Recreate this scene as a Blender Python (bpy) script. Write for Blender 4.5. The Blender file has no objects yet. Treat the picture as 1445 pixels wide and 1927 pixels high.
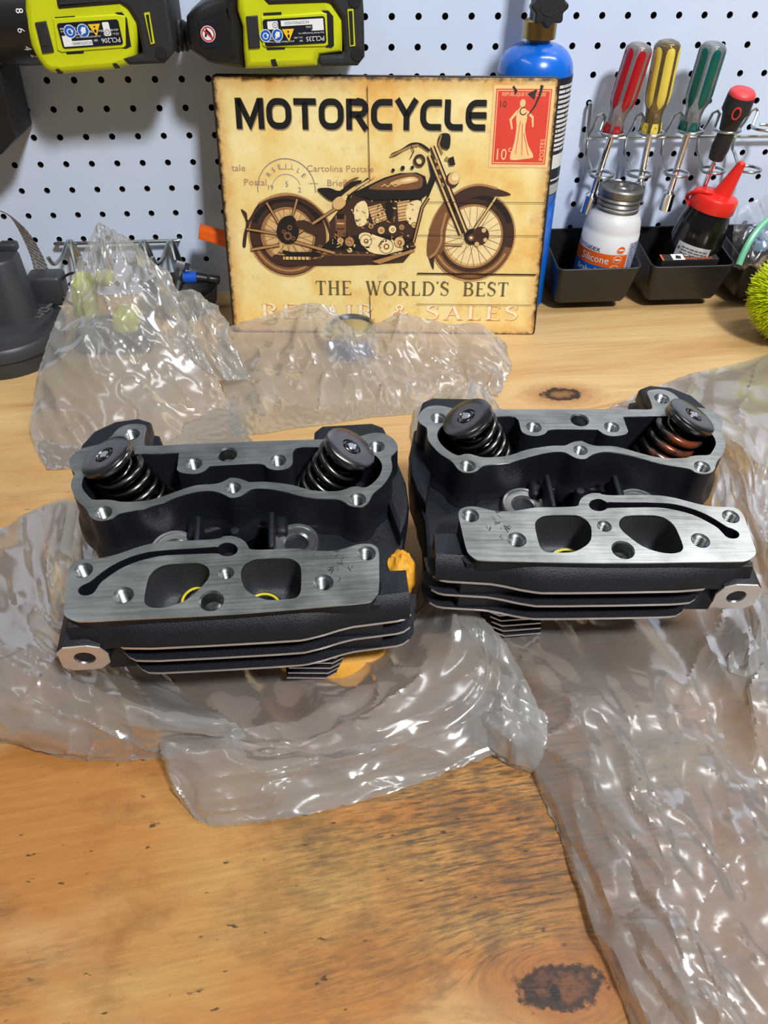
import bpy, bmesh, math, random
from mathutils import Vector, Matrix, noise, Euler
from math import sin, cos, pi, radians, hypot, atan2, sqrt

C = bpy.context.scene
COL = C.collection
T = -0.217                      # bench top height; the pegboard face is y = 0, one hole per inch

# ------------------------------------------------------------------ camera
FPX = 1500.8
CAM = Vector((0.2730, -0.8754, 0.1605))
cam_data = bpy.data.cameras.new('camera')
cam_data.sensor_fit = 'HORIZONTAL'
cam_data.sensor_width = 36.0
cam_data.lens = 36.0 * FPX / 1445
cam_data.clip_start = 0.01
cam = bpy.data.objects.new('camera', cam_data)
COL.objects.link(cam)
CR = Matrix.Rotation(-0.0901, 3, 'Z') @ Matrix.Rotation(pi / 2 - 0.680, 3, 'X') @ Matrix.Rotation(0.0083, 3, 'Z')
cam.matrix_world = Matrix.Translation(CAM) @ CR.to_4x4()
C.camera = cam

# ------------------------------------------------------------------ light
C.view_settings.view_transform = 'Standard'
C.view_settings.look = 'None'
C.view_settings.gamma = 1.0
C.view_settings.use_curve_mapping = False
C.view_settings.exposure = 0.0

world = bpy.data.worlds.new('garage')
C.world = world
world.use_nodes = True
_bg = world.node_tree.nodes['Background']
_bg.inputs[0].default_value = (0.80, 0.90, 1.0, 1)
_bg.inputs[1].default_value = 0.11


def strip(name, loc, target, sx, sy, power, color):
    d = bpy.data.lights.new(name, 'AREA')
    d.shape = 'RECTANGLE'
    d.size, d.size_y = sx, sy
    d.energy = power
    d.color = color
    o = bpy.data.objects.new(name, d)
    COL.objects.link(o)
    o.location = loc
    o.rotation_euler = (Vector(target) - Vector(loc)).to_track_quat('-Z', 'Y').to_euler()
    return o


strip('ceiling_light', (0.95, -1.70, 1.60), (0.40, -0.10, -0.1), 0.26, 0.26, 57, (0.97, 0.985, 1.0))
strip('shop_light', (1.00, -0.30, 1.15), (0.45, -0.45, -0.2), 0.10, 0.80, 8, (0.97, 0.98, 1.0))
strip('shop_light', (-0.35, -0.55, 1.25), (0.30, -0.30, -0.2), 0.9, 0.10, 2.5, (0.95, 0.97, 1.0))


# ------------------------------------------------------------------ pixel helpers (photo frame 1445 x 1927 -> points of the place)
def ray(px, py):
    return CR @ Vector(((px - 722.5) / FPX, -(py - 963.5) / FPX, -1.0))


def at_z(px, py, z):
    d = ray(px, py)
    return CAM + d * ((z - CAM.z) / d.z)


def at_h(px, py, h):
    return at_z(px, py, T + h)


def at_y(px, py, y):
    d = ray(px, py)
    return CAM + d * ((y - CAM.y) / d.y)


# ------------------------------------------------------------------ objects
WM = {}


def tagobj(o, label=None, cat=None, group=None, kind=None):
    if label: o['label'] = label
    if cat: o['category'] = cat
    if group: o['group'] = group
    if kind: o['kind'] = kind
    return o


def thing(name, label, cat, loc=(0, 0, 0), rot=(0, 0, 0), group=None, mat=None):
    o = bpy.data.objects.new(name, None)
    o.empty_display_size = 0.02
    COL.objects.link(o)
    M = mat if mat is not None else Matrix.LocRotScale(Vector(loc), Euler(rot), None)
    o.matrix_world = M
    WM[o.name] = M.copy()
    return tagobj(o, label, cat, group)


class MB:
    """collects shapes, ends as one mesh object"""

    def __init__(s):
        s.v, s.f, s.m = [], [], []

    def add(s, vs, fs, m=0):
        b = len(s.v)
        s.v += [Vector(p) for p in vs]
        for f in fs:
            s.f.append([b + i for i in f])
            s.m.append(m)
        return s

    def box(s, c, d, m=0, M=None, bev=0.0):
        x, y, z = d[0] / 2, d[1] / 2, d[2] / 2
        if bev > 0:
            bm = bmesh.new()
            bmesh.ops.create_cube(bm, size=1)
            for v in bm.verts: v.co = Vector((v.co.x * d[0], v.co.y * d[1], v.co.z * d[2]))
            bmesh.ops.bevel(bm, geom=bm.edges[:], offset=bev, segments=3, profile=0.5, affect='EDGES')
            bm.verts.index_update()
            vs = [v.co.copy() for v in bm.verts]
            fs = [[v.index for v in f.verts] for f in bm.faces]
            bm.free()
        else:
            vs = [Vector((a, b, e)) for a in (-x, x) for b in (-y, y) for e in (-z, z)]
            fs = [(0, 1, 3, 2), (4, 6, 7, 5), (0, 4, 5, 1), (2, 3, 7, 6), (0, 2, 6, 4), (1, 5, 7, 3)]
        c = Vector(c)
        vs = [(M @ p if M else p) + c for p in vs]
        return s.add(vs, fs, m)

    def tube(s, pts, r, n=10, m=0, caps=True, closed=False):
        pts = [Vector(p) for p in pts]
        k = len(pts)
        rs = r if isinstance(r, (list, tuple)) else [r] * k
        t0 = (pts[1] - pts[0]).normalized()
        up = Vector((0, 0, 1)) if abs(t0.z) < 0.9 else Vector((1, 0, 0))
        nrm = t0.cross(up).normalized()
        vs = []
        for i, p in enumerate(pts):
            if closed:
                t = (pts[(i + 1) % k] - pts[i - 1]).normalized()
            else:
                t = (pts[min(i + 1, k - 1)] - pts[max(i - 1, 0)]).normalized()
            nrm = (nrm - t * nrm.dot(t))
            nrm = nrm.normalized() if nrm.length > 1e-9 else t.orthogonal().normalized()
            bi = t.cross(nrm)
            for j in range(n):
                a = 2 * pi * j / n
                vs.append(p + (nrm * cos(a) + bi * sin(a)) * rs[i])
        fs = []
        for i in range(k if closed else k - 1):
            a, b = i * n, ((i + 1) % k) * n
            for j in range(n):
                fs.append((a + j, a + (j + 1) % n, b + (j + 1) % n, b + j))
        if caps and not closed:
            fs.append(list(range(n))[::-1])
            fs.append(list(range((k - 1) * n, k * n)))
        return s.add(vs, fs, m)

    def lathe(s, prof, n=32, m=0, M=None, mats=None):
        """profile of (radius, height) turned about z, then moved by M"""
        vs, fs, ms = [], [], []
        for r, z in prof:
            for j in range(n):
                a = 2 * pi * j / n
                vs.append(Vector((r * cos(a), r * sin(a), z)))
        for i in range(len(prof) - 1):
            for j in range(n):
                fs.append((i * n + j, i * n + (j + 1) % n, (i + 1) * n + (j + 1) % n, (i + 1) * n + j))
                ms.append(mats[i] if mats else m)
        if prof[0][0] > 1e-6:
            fs.append(list(range(n))[::-1]); ms.append(mats[0] if mats else m)
        if prof[-1][0] > 1e-6:
            fs.append(list(range((len(prof) - 1) * n, len(prof) * n))); ms.append(mats[-1] if mats else m)
        if M: vs = [M @ p for p in vs]
        b = len(s.v)
        s.v += vs
        for f, mm in zip(fs, ms):
            s.f.append([b + i for i in f]); s.m.append(mm)
        return s

    def ringlathe(s, prof, n=32, m=0, M=None):
        """closed profile turned about z (no caps)"""
        vs, fs = [], []
        k = len(prof)
        for r, z in prof:
            for j in range(n):
                a = 2 * pi * j / n
                vs.append(Vector((r * cos(a), r * sin(a), z)))
        for i in range(k):
            for j in range(n):
                fs.append((i * n + j, i * n + (j + 1) % n, ((i + 1) % k) * n + (j + 1) % n, ((i + 1) % k) * n + j))
        if M: vs = [M @ p for p in vs]
        return s.add(vs, fs, m)

    def loft(s, rings, m=0, cap0=False, cap1=False):
        n = len(rings[0])
        vs = [p for r in rings for p in r]
        fs = []
        for i in range(len(rings) - 1):
            for j in range(n):
                fs.append((i * n + j, i * n + (j + 1) % n, (i + 1) * n + (j + 1) % n, (i + 1) * n + j))
        if cap0: fs.append(list(range(n))[::-1])
        if cap1: fs.append(list(range((len(rings) - 1) * n, len(rings) * n)))
        return s.add(vs, fs, m)

    def flat(s, loops, half=0.0, bev=0.0, m=0, M=None, segs=2):
        """filled 2D outlines (holes by the even-odd rule), extruded +-half, then moved by M"""
        cu = bpy.data.curves.new('tmp', 'CURVE')
        cu.dimensions = '2D'
        cu.fill_mode = 'BOTH' if True else 'NONE'
        cu.extrude = max(half - bev, 0)
        cu.bevel_depth = bev
        cu.bevel_resolution = segs - 1
        cu.offset = -bev if bev else 0
        for lp in loops:
            sp = cu.splines.new('POLY')
            sp.points.add(len(lp) - 1)
            for p, q in zip(sp.points, lp): p.co = (q[0], q[1], 0, 1)
            sp.use_cyclic_u = True
        return s._curve(cu, m, M)

    def text(s, body, size, m=0, M=None, half=0.0, ax='CENTER', ay='CENTER', bend=None, sx=1.0, space=1.0):
        cu = bpy.data.curves.new('tmp', 'FONT')
        cu.body = body
        cu.size = size
        cu.align_x, cu.align_y = ax, ay
        cu.extrude = half
        cu.resolution_u = 2
        cu.space_character = space
        return s._curve(cu, m, M, bend, sx)

    def _curve(s, cu, m, M, bend=None, sx=1.0):
        o = bpy.data.objects.new('tmp', cu)
        me = bpy.data.meshes.new_from_object(o)
        vs = [v.co.copy() for v in me.vertices]
        fs = [list(p.vertices) for p in me.polygons]
        if sx != 1.0: vs = [Vector((p.x * sx, p.y, p.z)) for p in vs]
        if bend: vs = [bend(p) for p in vs]
        if M: vs = [M @ p for p in vs]
        bpy.data.objects.remove(o)
        bpy.data.curves.remove(cu)
        bpy.data.meshes.remove(me)
        return s.add(vs, fs, m)

    def xform(s, M):
        s.v = [M @ p for p in s.v]
        return s

    def build(s, name, mats, parent=None, local=False, smooth=35, label=None, flip=False):
        me = bpy.data.meshes.new(name)
        vs = s.v
        W = WM[parent.name] if parent is not None else Matrix.Identity(4)
        if parent is not None and not local:
            I = W.inverted()
            vs = [I @ p for p in vs]
        fs = [f[::-1] for f in s.f] if flip else s.f
        me.from_pydata([tuple(p) for p in vs], [], fs)
        for mt in (mats if isinstance(mats, (list, tuple)) else [mats]): me.materials.append(mt)
        me.polygons.foreach_set('material_index', s.m)
        if smooth:
            me.polygons.foreach_set('use_smooth', [True] * len(me.polygons))
            me.update()
            me.set_sharp_from_angle(angle=radians(smooth))
        me.update()
        o = bpy.data.objects.new(name, me)
        COL.objects.link(o)
        if parent is not None: o.parent = parent
        WM[o.name] = W.copy()
        if label: o['label'] = label
        return o


def single(mb, name, mats, label=None, cat=None, group=None, kind=None, smooth=35, loc=None, flip=False):
    """a thing that is one mesh, its origin at its base"""
    if loc is None:
        xs = [p.x for p in mb.v]; ys = [p.y for p in mb.v]; zs = [p.z for p in mb.v]
        loc = Vector(((min(xs) + max(xs)) / 2, (min(ys) + max(ys)) / 2, min(zs)))
    loc = Vector(loc)
    mb.v = [p - loc for p in mb.v]
    o = mb.build(name, mats, smooth=smooth, flip=flip)
    o.location = loc
    WM[o.name] = Matrix.Translation(loc)
    return tagobj(o, label, cat, group, kind)


def frame(o, ex, ey):
    """matrix with origin o, x axis ex, y axis ~ey, z = normal"""
    ex = Vector(ex).normalized()
    ez = ex.cross(Vector(ey)).normalized()
    ey = ez.cross(ex)
    M = Matrix((ex, ey, ez)).transposed().to_4x4()
    M.translation = Vector(o)
    return M


def zframe(o, z, x=None):
    z = Vector(z).normalized()
    x = Vector(x) if x is not None else (Vector((1, 0, 0)) if abs(z.x) < 0.9 else Vector((0, 1, 0)))
    x = (x - z * x.dot(z)).normalized()
    M = Matrix((x, z.cross(x), z)).transposed().to_4x4()
    M.translation = Vector(o)
    return M


def rrect(w, h, r, n=5, cx=0, cy=0):
    out = []
    for k, (sx, sy) in enumerate(((1, 1), (-1, 1), (-1, -1), (1, -1))):
        for i in range(n + 1):
            a = k * pi / 2 + i / n * pi / 2
            out.append((cx + sx * (w / 2 - r) + r * cos(a), cy + sy * (h / 2 - r) + r * sin(a)))
    return out


def circ(r, n=24, cx=0, cy=0, ry=None):
    return [(cx + r * cos(2 * pi * i / n), cy + (ry or r) * sin(2 * pi * i / n)) for i in range(n)]


def stroke(pts, w, closed=False):
    """outline of a 2D polyline with a width (or one width per point)"""
    k = len(pts)
    ws = w if isinstance(w, (list, tuple)) else [w] * k
    L, R = [], []
    for i, p in enumerate(pts):
        a = pts[i - 1] if (i > 0 or closed) else p
        b = pts[(i + 1) % k] if (i < k - 1 or closed) else p
        d = []
        if a is not p: d.append(((p[0] - a[0]), (p[1] - a[1])))
        if b is not p: d.append(((b[0] - p[0]), (b[1] - p[1])))
        d = [(x / max(hypot(x, y), 1e-9), y / max(hypot(x, y), 1e-9)) for x, y in d]
        tx, ty = sum(x for x, _ in d), sum(y for _, y in d)
        l = hypot(tx, ty) or 1
        tx, ty = tx / l, ty / l
        nx, ny = -ty, tx
        c = abs(nx * -d[0][1] + ny * d[0][0])
        h = ws[i] / 2 / max(c, 0.5)
        L.append((p[0] + nx * h, p[1] + ny * h))
        R.append((p[0] - nx * h, p[1] - ny * h))
    if closed: return [L, R]
    return [L + R[::-1]]


def arc(cx, cy, r, a0, a1, n=12, ry=None):
    return [(cx + r * cos(radians(a0 + (a1 - a0) * i / n)), cy + (ry or r) * sin(radians(a0 + (a1 - a0) * i / n))) for i in range(n + 1)]


def crom(p0, p1, p2, p3, t):
    return 0.5 * ((2 * p1) + (p2 - p0) * t + (2 * p0 - 5 * p1 + 4 * p2 - p3) * t * t + (3 * p1 - p0 - 3 * p2 + p3) * t ** 3)


def smoothline(pts, k=6, closed=False):
    pts = [Vector(p) for p in pts]
    n = len(pts)
    out = []
    for i in range(n if closed else n - 1):
        g = lambda j: pts[j % n] if closed else pts[max(0, min(n - 1, j))]
        for q in range(k):
            out.append(crom(g(i - 1), g(i), g(i + 1), g(i + 2), q / k))
    if not closed: out.append(pts[-1])
    return out


# ------------------------------------------------------------------ materials
class NT:
    def __init__(s, name):
        s.mat = bpy.data.materials.new(name)
        s.mat.use_nodes = True
        s.t = s.mat.node_tree
        s.t.nodes.clear()
        s.out = s.t.nodes.new('ShaderNodeOutputMaterial')

    def n(s, typ, ins=None, **kw):
        nd = s.t.nodes.new('ShaderNode' + typ)
        for k, v in kw.items(): setattr(nd, k, v)
        for k, v in (ins or {}).items():
            if isinstance(v, bpy.types.NodeSocket): s.t.links.new(v, nd.inputs[k])
            else: nd.inputs[k].default_value = v
        return nd

    def coord(s, scale=(1, 1, 1), rot=(0, 0, 0), loc=(0, 0, 0), which='Object'):
        tc = s.n('TexCoord')
        mp = s.n('Mapping', {'Vector': tc.outputs[which], 'Scale': scale, 'Rotation': rot, 'Location': loc})
        return mp.outputs[0]

    def noise(s, vec, scale, detail=3, rough=0.5, dist=0.0):
        return s.n('TexNoise', {'Vector': vec, 'Scale': scale, 'Detail': detail, 'Roughness': rough, 'Distortion': dist}).outputs[0]

    def ramp(s, fac, stops, interp='LINEAR'):
        r = s.n('ValToRGB', {'Fac': fac})
        r.color_ramp.interpolation = interp
        els = r.color_ramp.elements
        while len(els) < len(stops): els.new(0.5)
        for e, (p, c) in zip(els, stops):
            e.position = p
            e.color = (c, c, c, 1) if isinstance(c, (int, float)) else tuple(c) + (1,)
        return r.outputs[0]

    def lin(s, x, a, b, lo=0.0, hi=1.0):
        return s.n('MapRange', {0: x, 1: a, 2: b, 3: lo, 4: hi}).outputs[0]

    def math(s, op, a, b=0.0, c=0.0):
        nd = s.n('Math', {0: a, 1: b, 2: c}, operation=op)
        return nd.outputs[0]

    def mix(s, fac, a, b, blend='MIX'):
        nd = s.n('Mix', data_type='RGBA', blend_type=blend)
        for i, v in ((0, fac), (6, a), (7, b)):
            if isinstance(v, bpy.types.NodeSocket): s.t.links.new(v, nd.inputs[i])
            elif i == 0: nd.inputs[0].default_value = v
            else: nd.inputs[i].default_value = tuple(v) + ((1,) if len(v) == 3 else ())
        return nd.outputs[2]

    def bump(s, h, strength=0.3, dist=0.001):
        return s.n('Bump', {'Height': h, 'Strength': strength, 'Distance': dist}).outputs[0]

    def principled(s, col, rough=0.5, metal=0.0, normal=None, **kw):
        ins = {'Roughness': rough, 'Metallic': metal}
        ins['Base Color'] = col if isinstance(col, bpy.types.NodeSocket) else tuple(col) + (1,)
        if normal is not None: ins['Normal'] = normal
        ins.update(kw)
        p = s.n('BsdfPrincipled', ins)
        s.t.links.new(p.outputs[0], s.out.inputs[0])
        return s.mat


def srgb(r, g, b):
    f = lambda c: (c / 255 / 12.92) if c / 255 <= 0.04045 else ((c / 255 + 0.055) / 1.055) ** 2.4
    return (f(r), f(g), f(b))


def plain(name, col, rough=0.5, metal=0.0, var=0.12, scale=60, bump=0.0, bscale=400, **kw):
    m = NT(name)
    v = m.coord()
    n = m.noise(v, scale, 4)
    lo = tuple(c * (1 - var) for c in col)
    hi = tuple(min(1, c * (1 + var)) for c in col)
    c = m.mix(n, lo, hi)
    nm = m.bump(m.noise(v, bscale, 2), bump, 0.0006) if bump else None
    return m.principled(c, rough, metal, nm, **kw)


MAT = {}
MAT['black_cast'] = plain('black_cast', srgb(21, 24, 31), 0.46, 0, 0.25, 90, 0.5, 1500, **{'Specular IOR Level': 0.35})
MAT['black_plastic'] = plain('black_plastic', srgb(27, 26, 26), 0.38, 0, 0.15, 50, 0.12, 900)
MAT['soft_black'] = plain('soft_black', srgb(36, 35, 36), 0.6, 0, 0.15, 60, 0.3, 1300)
MAT['charcoal'] = plain('charcoal_plastic', srgb(52, 54, 58), 0.42, 0, 0.12, 60, 0.2, 1200)
MAT['lime'] = plain('lime_plastic', srgb(205, 212, 22), 0.36, 0, 0.08, 25, 0.08, 900)
MAT['steel'] = plain('bright_steel', srgb(200, 202, 202), 0.22, 1.0, 0.1, 60)
MAT['zinc'] = plain('zinc_wire', srgb(190, 196, 194), 0.28, 1.0, 0.15, 60)
MAT['cut_edge'] = plain('machined_edge', srgb(216, 210, 202), 0.42, 0.7, 0.12, 200)
MAT['chrome'] = plain('chrome', srgb(222, 222, 224), 0.1, 1.0, 0.05, 60)
MAT['dark_hole'] = plain('dark_recess', srgb(12, 12, 13), 0.7)
MAT['white_ink'] = plain('white_print', srgb(235, 235, 232), 0.5, 0, 0.03)
MAT['brass'] = plain('brass', srgb(176, 150, 92), 0.33, 1.0, 0.2, 90)
MAT['blue_paint'] = plain('blue_enamel', srgb(10, 98, 200), 0.25, 0, 0.06, 20, **{'Coat Weight': 0.4})
MAT['red_plastic'] = plain('red_plastic', srgb(222, 38, 28), 0.35, 0, 0.08)
MAT['orange'] = plain('orange_plastic', srgb(240, 100, 20), 0.42)
MAT['tape'] = plain('masking_tape', srgb(214, 150, 40), 0.55, 0, 0.25, 120, 0.6, 220)
MAT['white_card'] = plain('white_paper', srgb(226, 224, 218), 0.6)


def mat_gasket():
    m = NT('machined_gasket_face')
    v = m.coord((1, 1, 1))
    br = m.noise(m.coord((40, 900, 40), (0, 0, 0.5)), 1.0, 3)
    blot = m.noise(v, 45, 4, 0.6)
    c = m.mix(blot, srgb(164, 168, 162), srgb(214, 216, 213))
    r = m.ramp(m.math('ADD', m.math('MULTIPLY', br, 0.5), m.math('MULTIPLY', blot, 0.5)), [(0.3, 0.26), (0.7, 0.42)])
    return m.principled(c, r, 1.0, m.bump(br, 0.08, 0.0003))


def mat_spring(rust):
    m = NT('oiled_spring_steel_rusty' if rust else 'oiled_spring_steel')
    v = m.coord()
    n = m.noise(v, 120, 4)
    c = m.mix(n, srgb(70, 68, 66), srgb(118, 114, 108))
    rr = m.math('ADD', 0.2, m.math('MULTIPLY', n, 0.12))
    metal = 1.0
    if rust:
        # rust runs along one side of the coils
        sp = m.n('SeparateXYZ', {0: m.coord()})
        side = m.lin(m.math('ADD', sp.outputs[1], m.math('MULTIPLY', m.noise(v, 60, 3), 0.008)), 0.031, 0.036, 1.0, 0.0)
        side = m.math('MULTIPLY', side, m.ramp(m.noise(v, 70, 3), [(0.36, 0.0), (0.46, 1.0)]))
        c = m.mix(side, c, srgb(140, 70, 42))
        metal = m.math('SUBTRACT', 1.0, m.math('MULTIPLY', side, 0.6))
    return m.principled(c, rr, metal)


def mat_oily():
    m = NT('oiled_retainer_steel')
    v = m.coord()
    n = m.noise(v, 60, 4)
    c = m.mix(n, srgb(88, 85, 86), srgb(142, 138, 136))
    return m.principled(c, m.math('ADD', 0.16, m.math('MULTIPLY', n, 0.14)), 1.0, m.bump(m.noise(v, 500, 2), 0.05, 0.0003))


MAT['gasket'] = mat_gasket()
MAT['thread'] = plain('thread_steel', srgb(150, 152, 152), 0.33, 1.0, 0.1, 60)
MAT['seat'] = plain('seat_steel', srgb(196, 198, 197), 0.30, 1.0, 0.12, 120)
MAT['port_cast'] = plain('speckled_grey_casting', srgb(58, 60, 64), 0.5, 0.2, 0.35, 700, 0.5, 1400)  # paler, finely speckled grey for the pushrod window pockets
MAT['spring'] = mat_spring(False)
MAT['spring_rust'] = mat_spring(True)
MAT['retainer'] = mat_oily()


def mat_board():
    m = NT('white_hardboard')
    v = m.coord((1, 1, 1))
    n = m.noise(v, 9, 4)
    c = m.mix(n, srgb(200, 213, 235), srgb(212, 224, 243))
    # drilled rims show brown hardboard a hair below the white skin
    sp = m.n('SeparateXYZ', {0: m.coord()})
    deep = m.math('GREATER_THAN', sp.outputs[1], 0.0006)
    c = m.mix(deep, c, srgb(74, 54, 38))
    bp = m.bump(m.noise(m.coord((30, 1, 400)), 1.0, 2), 0.12, 0.0004)
    return m.principled(c, 0.34, 0, bp)


def mat_wood():
    m = NT('weathered_plywood')
    P = m.coord(loc=(0.35, -0.5, -1.1))      # bench-top mesh back to room coordinates
    sp = m.n('SeparateXYZ', {0: P})
    X, Y = sp.outputs[0], sp.outputs[1]
    # knots bend the grain about their centres
    gx, gy = X, m.math('ADD', Y, m.math('MULTIPLY', X, -0.10))
    knots = [(0.4933, -0.2508, 0.018, 0.010), (0.3640, -0.7430, 0.018, 0.0085), (-0.10, -0.62, 0.02, 0.013), (0.85, -0.42, 0.02, 0.012)]
    kd = None
    warp = None
    for kx, ky, rx, ry in knots:
        dx = m.math('DIVIDE', m.math('SUBTRACT', X, kx), rx)
        dy = m.math('DIVIDE', m.math('SUBTRACT', Y, ky), ry)
        d = m.math('SQRT', m.math('ADD', m.math('MULTIPLY', dx, dx), m.math('MULTIPLY', dy, dy)))
        w = m.math('MULTIPLY', m.math('DIVIDE', dy, m.math('ADD', 1.0, m.math('MULTIPLY', d, m.math('MULTIPLY', d, 0.6)))), -0.030)
        warp = w if warp is None else m.math('ADD', warp, w)
        kd = d if kd is None else m.math('MINIMUM', kd, d)
    gy = m.math('ADD', gy, warp)
    G = m.n('CombineXYZ', {0: gx, 1: gy, 2: 0.0}).outputs[0]
    g1 = m.noise(m.n('Mapping', {'Vector': G, 'Scale': (2.2, 26, 1)}).outputs[0], 1.0, 5, 0.6, 0.8)     # broad figure
    g2 = m.noise(m.n('Mapping', {'Vector': G, 'Scale': (14, 260, 1)}).outputs[0], 1.0, 4, 0.65)          # fine fibres
    g3 = m.noise(m.n('Mapping', {'Vector': G, 'Scale': (26, 420, 1)}).outputs[0], 1.0, 3, 0.7)
    base = m.ramp(g1, [(0.28, srgb(180, 132, 78)), (0.45, srgb(202, 164, 110)), (0.60, srgb(212, 178, 124)), (0.75, srgb(188, 142, 88))])
    base = m.mix(m.ramp(g2, [(0.40, 0.0), (0.75, 0.30)]), base, srgb(164, 112, 62))
    # used front half: darker, oiled, scratched
    big = m.noise(P, 7, 4, 0.55)
    front = m.lin(m.math('ADD', m.math('MULTIPLY', Y, -1.6), m.math('MULTIPLY', big, 0.35)), 0.62, 0.98)
    oil = m.ramp(m.noise(m.coord((3, 6, 1), (0, 0, 0.1)), 2.2, 3, 0.5), [(0.36, 0.0), (0.54, 1.0)])
    used = m.mix(oil, m.mix(g2, srgb(150, 108, 56), srgb(206, 162, 92)), m.mix(g2, srgb(150, 94, 40), srgb(190, 130, 62)))
    blot = m.noise(m.coord((1, 1.3, 1), loc=(1.7, 0.4, 0)), 16, 5, 0.65)
    used = m.mix(m.ramp(blot, [(0.50, 0.0), (0.66, 0.55)]), used, srgb(124, 78, 38))
    pale = m.ramp(m.noise(m.coord((1, 1.4, 1), loc=(3, 1, 0)), 9, 4), [(0.56, 0.0), (0.66, 0.6)])
    used = m.mix(pale, used, srgb(196, 158, 104))
    col = m.mix(front, base, used)
    # dark scratched patch towards the right front, lighter wear elsewhere
    dx = m.math('DIVIDE', m.math('SUBTRACT', X, 0.365), 0.11)
    dy = m.math('DIVIDE', m.math('SUBTRACT', Y, -0.655), 0.10)
    dd = m.math('SQRT', m.math('ADD', m.math('MULTIPLY', dx, dx), m.math('MULTIPLY', dy, dy)))
    dd = m.math('ADD', dd, m.math('MULTIPLY', m.math('SUBTRACT', m.noise(P, 22, 5, 0.65), 0.5), 1.8))
    patch = m.math('MAXIMUM', m.lin(dd, 0.55, 1.35, 1.0, 0.0), m.ramp(m.noise(m.coord((1, 1.6, 1), loc=(0.37, 0.2, 0)), 9, 4, 0.6), [(0.52, 0.0), (0.68, 0.7)]))
    g4 = m.noise(m.n('Mapping', {'Vector': G, 'Scale': (70, 520, 1)}).outputs[0], 1.0, 3, 0.7)
    scr = m.ramp(m.math('ADD', m.math('MULTIPLY', g4, 0.65), m.math('MULTIPLY', g2, 0.35)), [(0.44, 0.0), (0.58, 1.0)])
    grime = m.math('MULTIPLY', m.math('MULTIPLY', scr, m.math('ADD', 0.10, m.math('MULTIPLY', patch, 0.85))), front)
    col = m.mix(m.math('MULTIPLY', grime, 0.85), col, srgb(62, 50, 38))
    smear = m.math('MULTIPLY', m.math('MULTIPLY', patch, front), m.ramp(m.noise(P, 60, 5, 0.7), [(0.42, 0.0), (0.66, 0.55)]))
    col = m.mix(smear, col, srgb(84, 66, 46))
    # scattered dark specks and small stains
    spk = m.ramp(m.noise(m.coord((1, 2.0, 1)), 130, 2, 0.5), [(0.70, 0.0), (0.75, 1.0)])
    col = m.mix(m.math('MULTIPLY', spk, m.math('MULTIPLY', m.math('ADD', front, 0.12), 0.75)), col, srgb(52, 38, 30))
    # knots
    kn = m.math('ADD', kd, m.math('MULTIPLY', m.math('SUBTRACT', m.noise(P, 120, 4, 0.7), 0.5), 1.3))
    col = m.mix(m.lin(kn, 0.9, 2.6, 0.75, 0.0), col, srgb(150, 92, 46))
    ring = m.ramp(m.math('MULTIPLY', kn, 0.8), [(0.24, 0.35), (0.44, 0.6), (0.64, 1.0), (0.80, 0.9), (0.92, 0.0)])
    col = m.mix(ring, col, srgb(44, 28, 20))
    core = m.math('MULTIPLY', m.lin(kn, 0.55, 0.95, 1.0, 0.0), m.math('LESS_THAN', Y, -0.6))
    col = m.mix(core, col, m.mix(m.ramp(m.noise(P, 75, 4, 0.7), [(0.44, 0.0), (0.60, 1.0)]), srgb(26, 18, 15), srgb(104, 62, 34)))
    bp = m.bump(m.math('ADD', m.math('MULTIPLY', g3, 0.6), g2), 0.35, 0.0007)
    ro = m.math('ADD', 0.42, m.math('MULTIPLY', g2, 0.22))
    return m.principled(col, ro, 0, bp)


def mat_bag(name, tint, haze):
    m = NT(name)
    v = m.coord()
    big = m.noise(v, 13, 3, 0.55)
    vor = m.n('TexVoronoi', {'Vector': v, 'Scale': 26.0}, feature='DISTANCE_TO_EDGE').outputs[0]
    cre = m.ramp(vor, [(0.0, 0.0), (0.05, 1.0)])
    h = m.math('ADD', m.math('MULTIPLY', cre, 0.10), m.math('ADD', m.math('MULTIPLY', m.noise(v, 22, 2, 0.5, 0.8), 0.6), m.math('MULTIPLY', m.noise(v, 120, 3), 0.12)))
    bp = m.bump(h, 0.16, 0.003)
    dirt = m.ramp(m.noise(v, 120, 4, 0.7), [(0.66, 0.0), (0.76, 0.4)])
    tr = m.n('BsdfTransparent', {'Color': tint + (1,)})
    milk = m.n('BsdfDiffuse', {'Color': m.mix(dirt, srgb(186, 185, 182), srgb(120, 106, 92)), 'Normal': bp})
    tl = m.n('BsdfTranslucent', {'Color': srgb(186, 185, 182) + (1,), 'Normal': bp})
    mk = m.n('MixShader', {0: 0.45, 1: milk.outputs[0], 2: tl.outputs[0]})
    fac = m.math('ADD', haze, m.math('ADD', m.math('MULTIPLY', m.math('SUBTRACT', big, 0.5), 0.30), m.math('MULTIPLY', dirt, 0.25)))
    lw = m.n('LayerWeight', {'Blend': 0.25, 'Normal': bp})
    fac2 = m.math('ADD', fac, m.math('MULTIPLY', lw.outputs['Facing'], 0.35))
    body = m.n('MixShader', {0: m.math('MINIMUM', fac2, 0.9), 1: tr.outputs[0], 2: mk.outputs[0]})
    gl = m.n('BsdfGlossy', {'Color': (1, 1, 1, 1), 'Roughness': 0.2, 'Normal': bp})
    gf = m.math('ADD', 0.045, m.math('MULTIPLY', lw.outputs['Fresnel'], 0.30))
    fin = m.n('MixShader', {0: gf, 1: body.outputs[0], 2: gl.outputs[0]})
    m.t.links.new(fin.outputs[0], m.out.inputs[0])
    return m.mat


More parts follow.
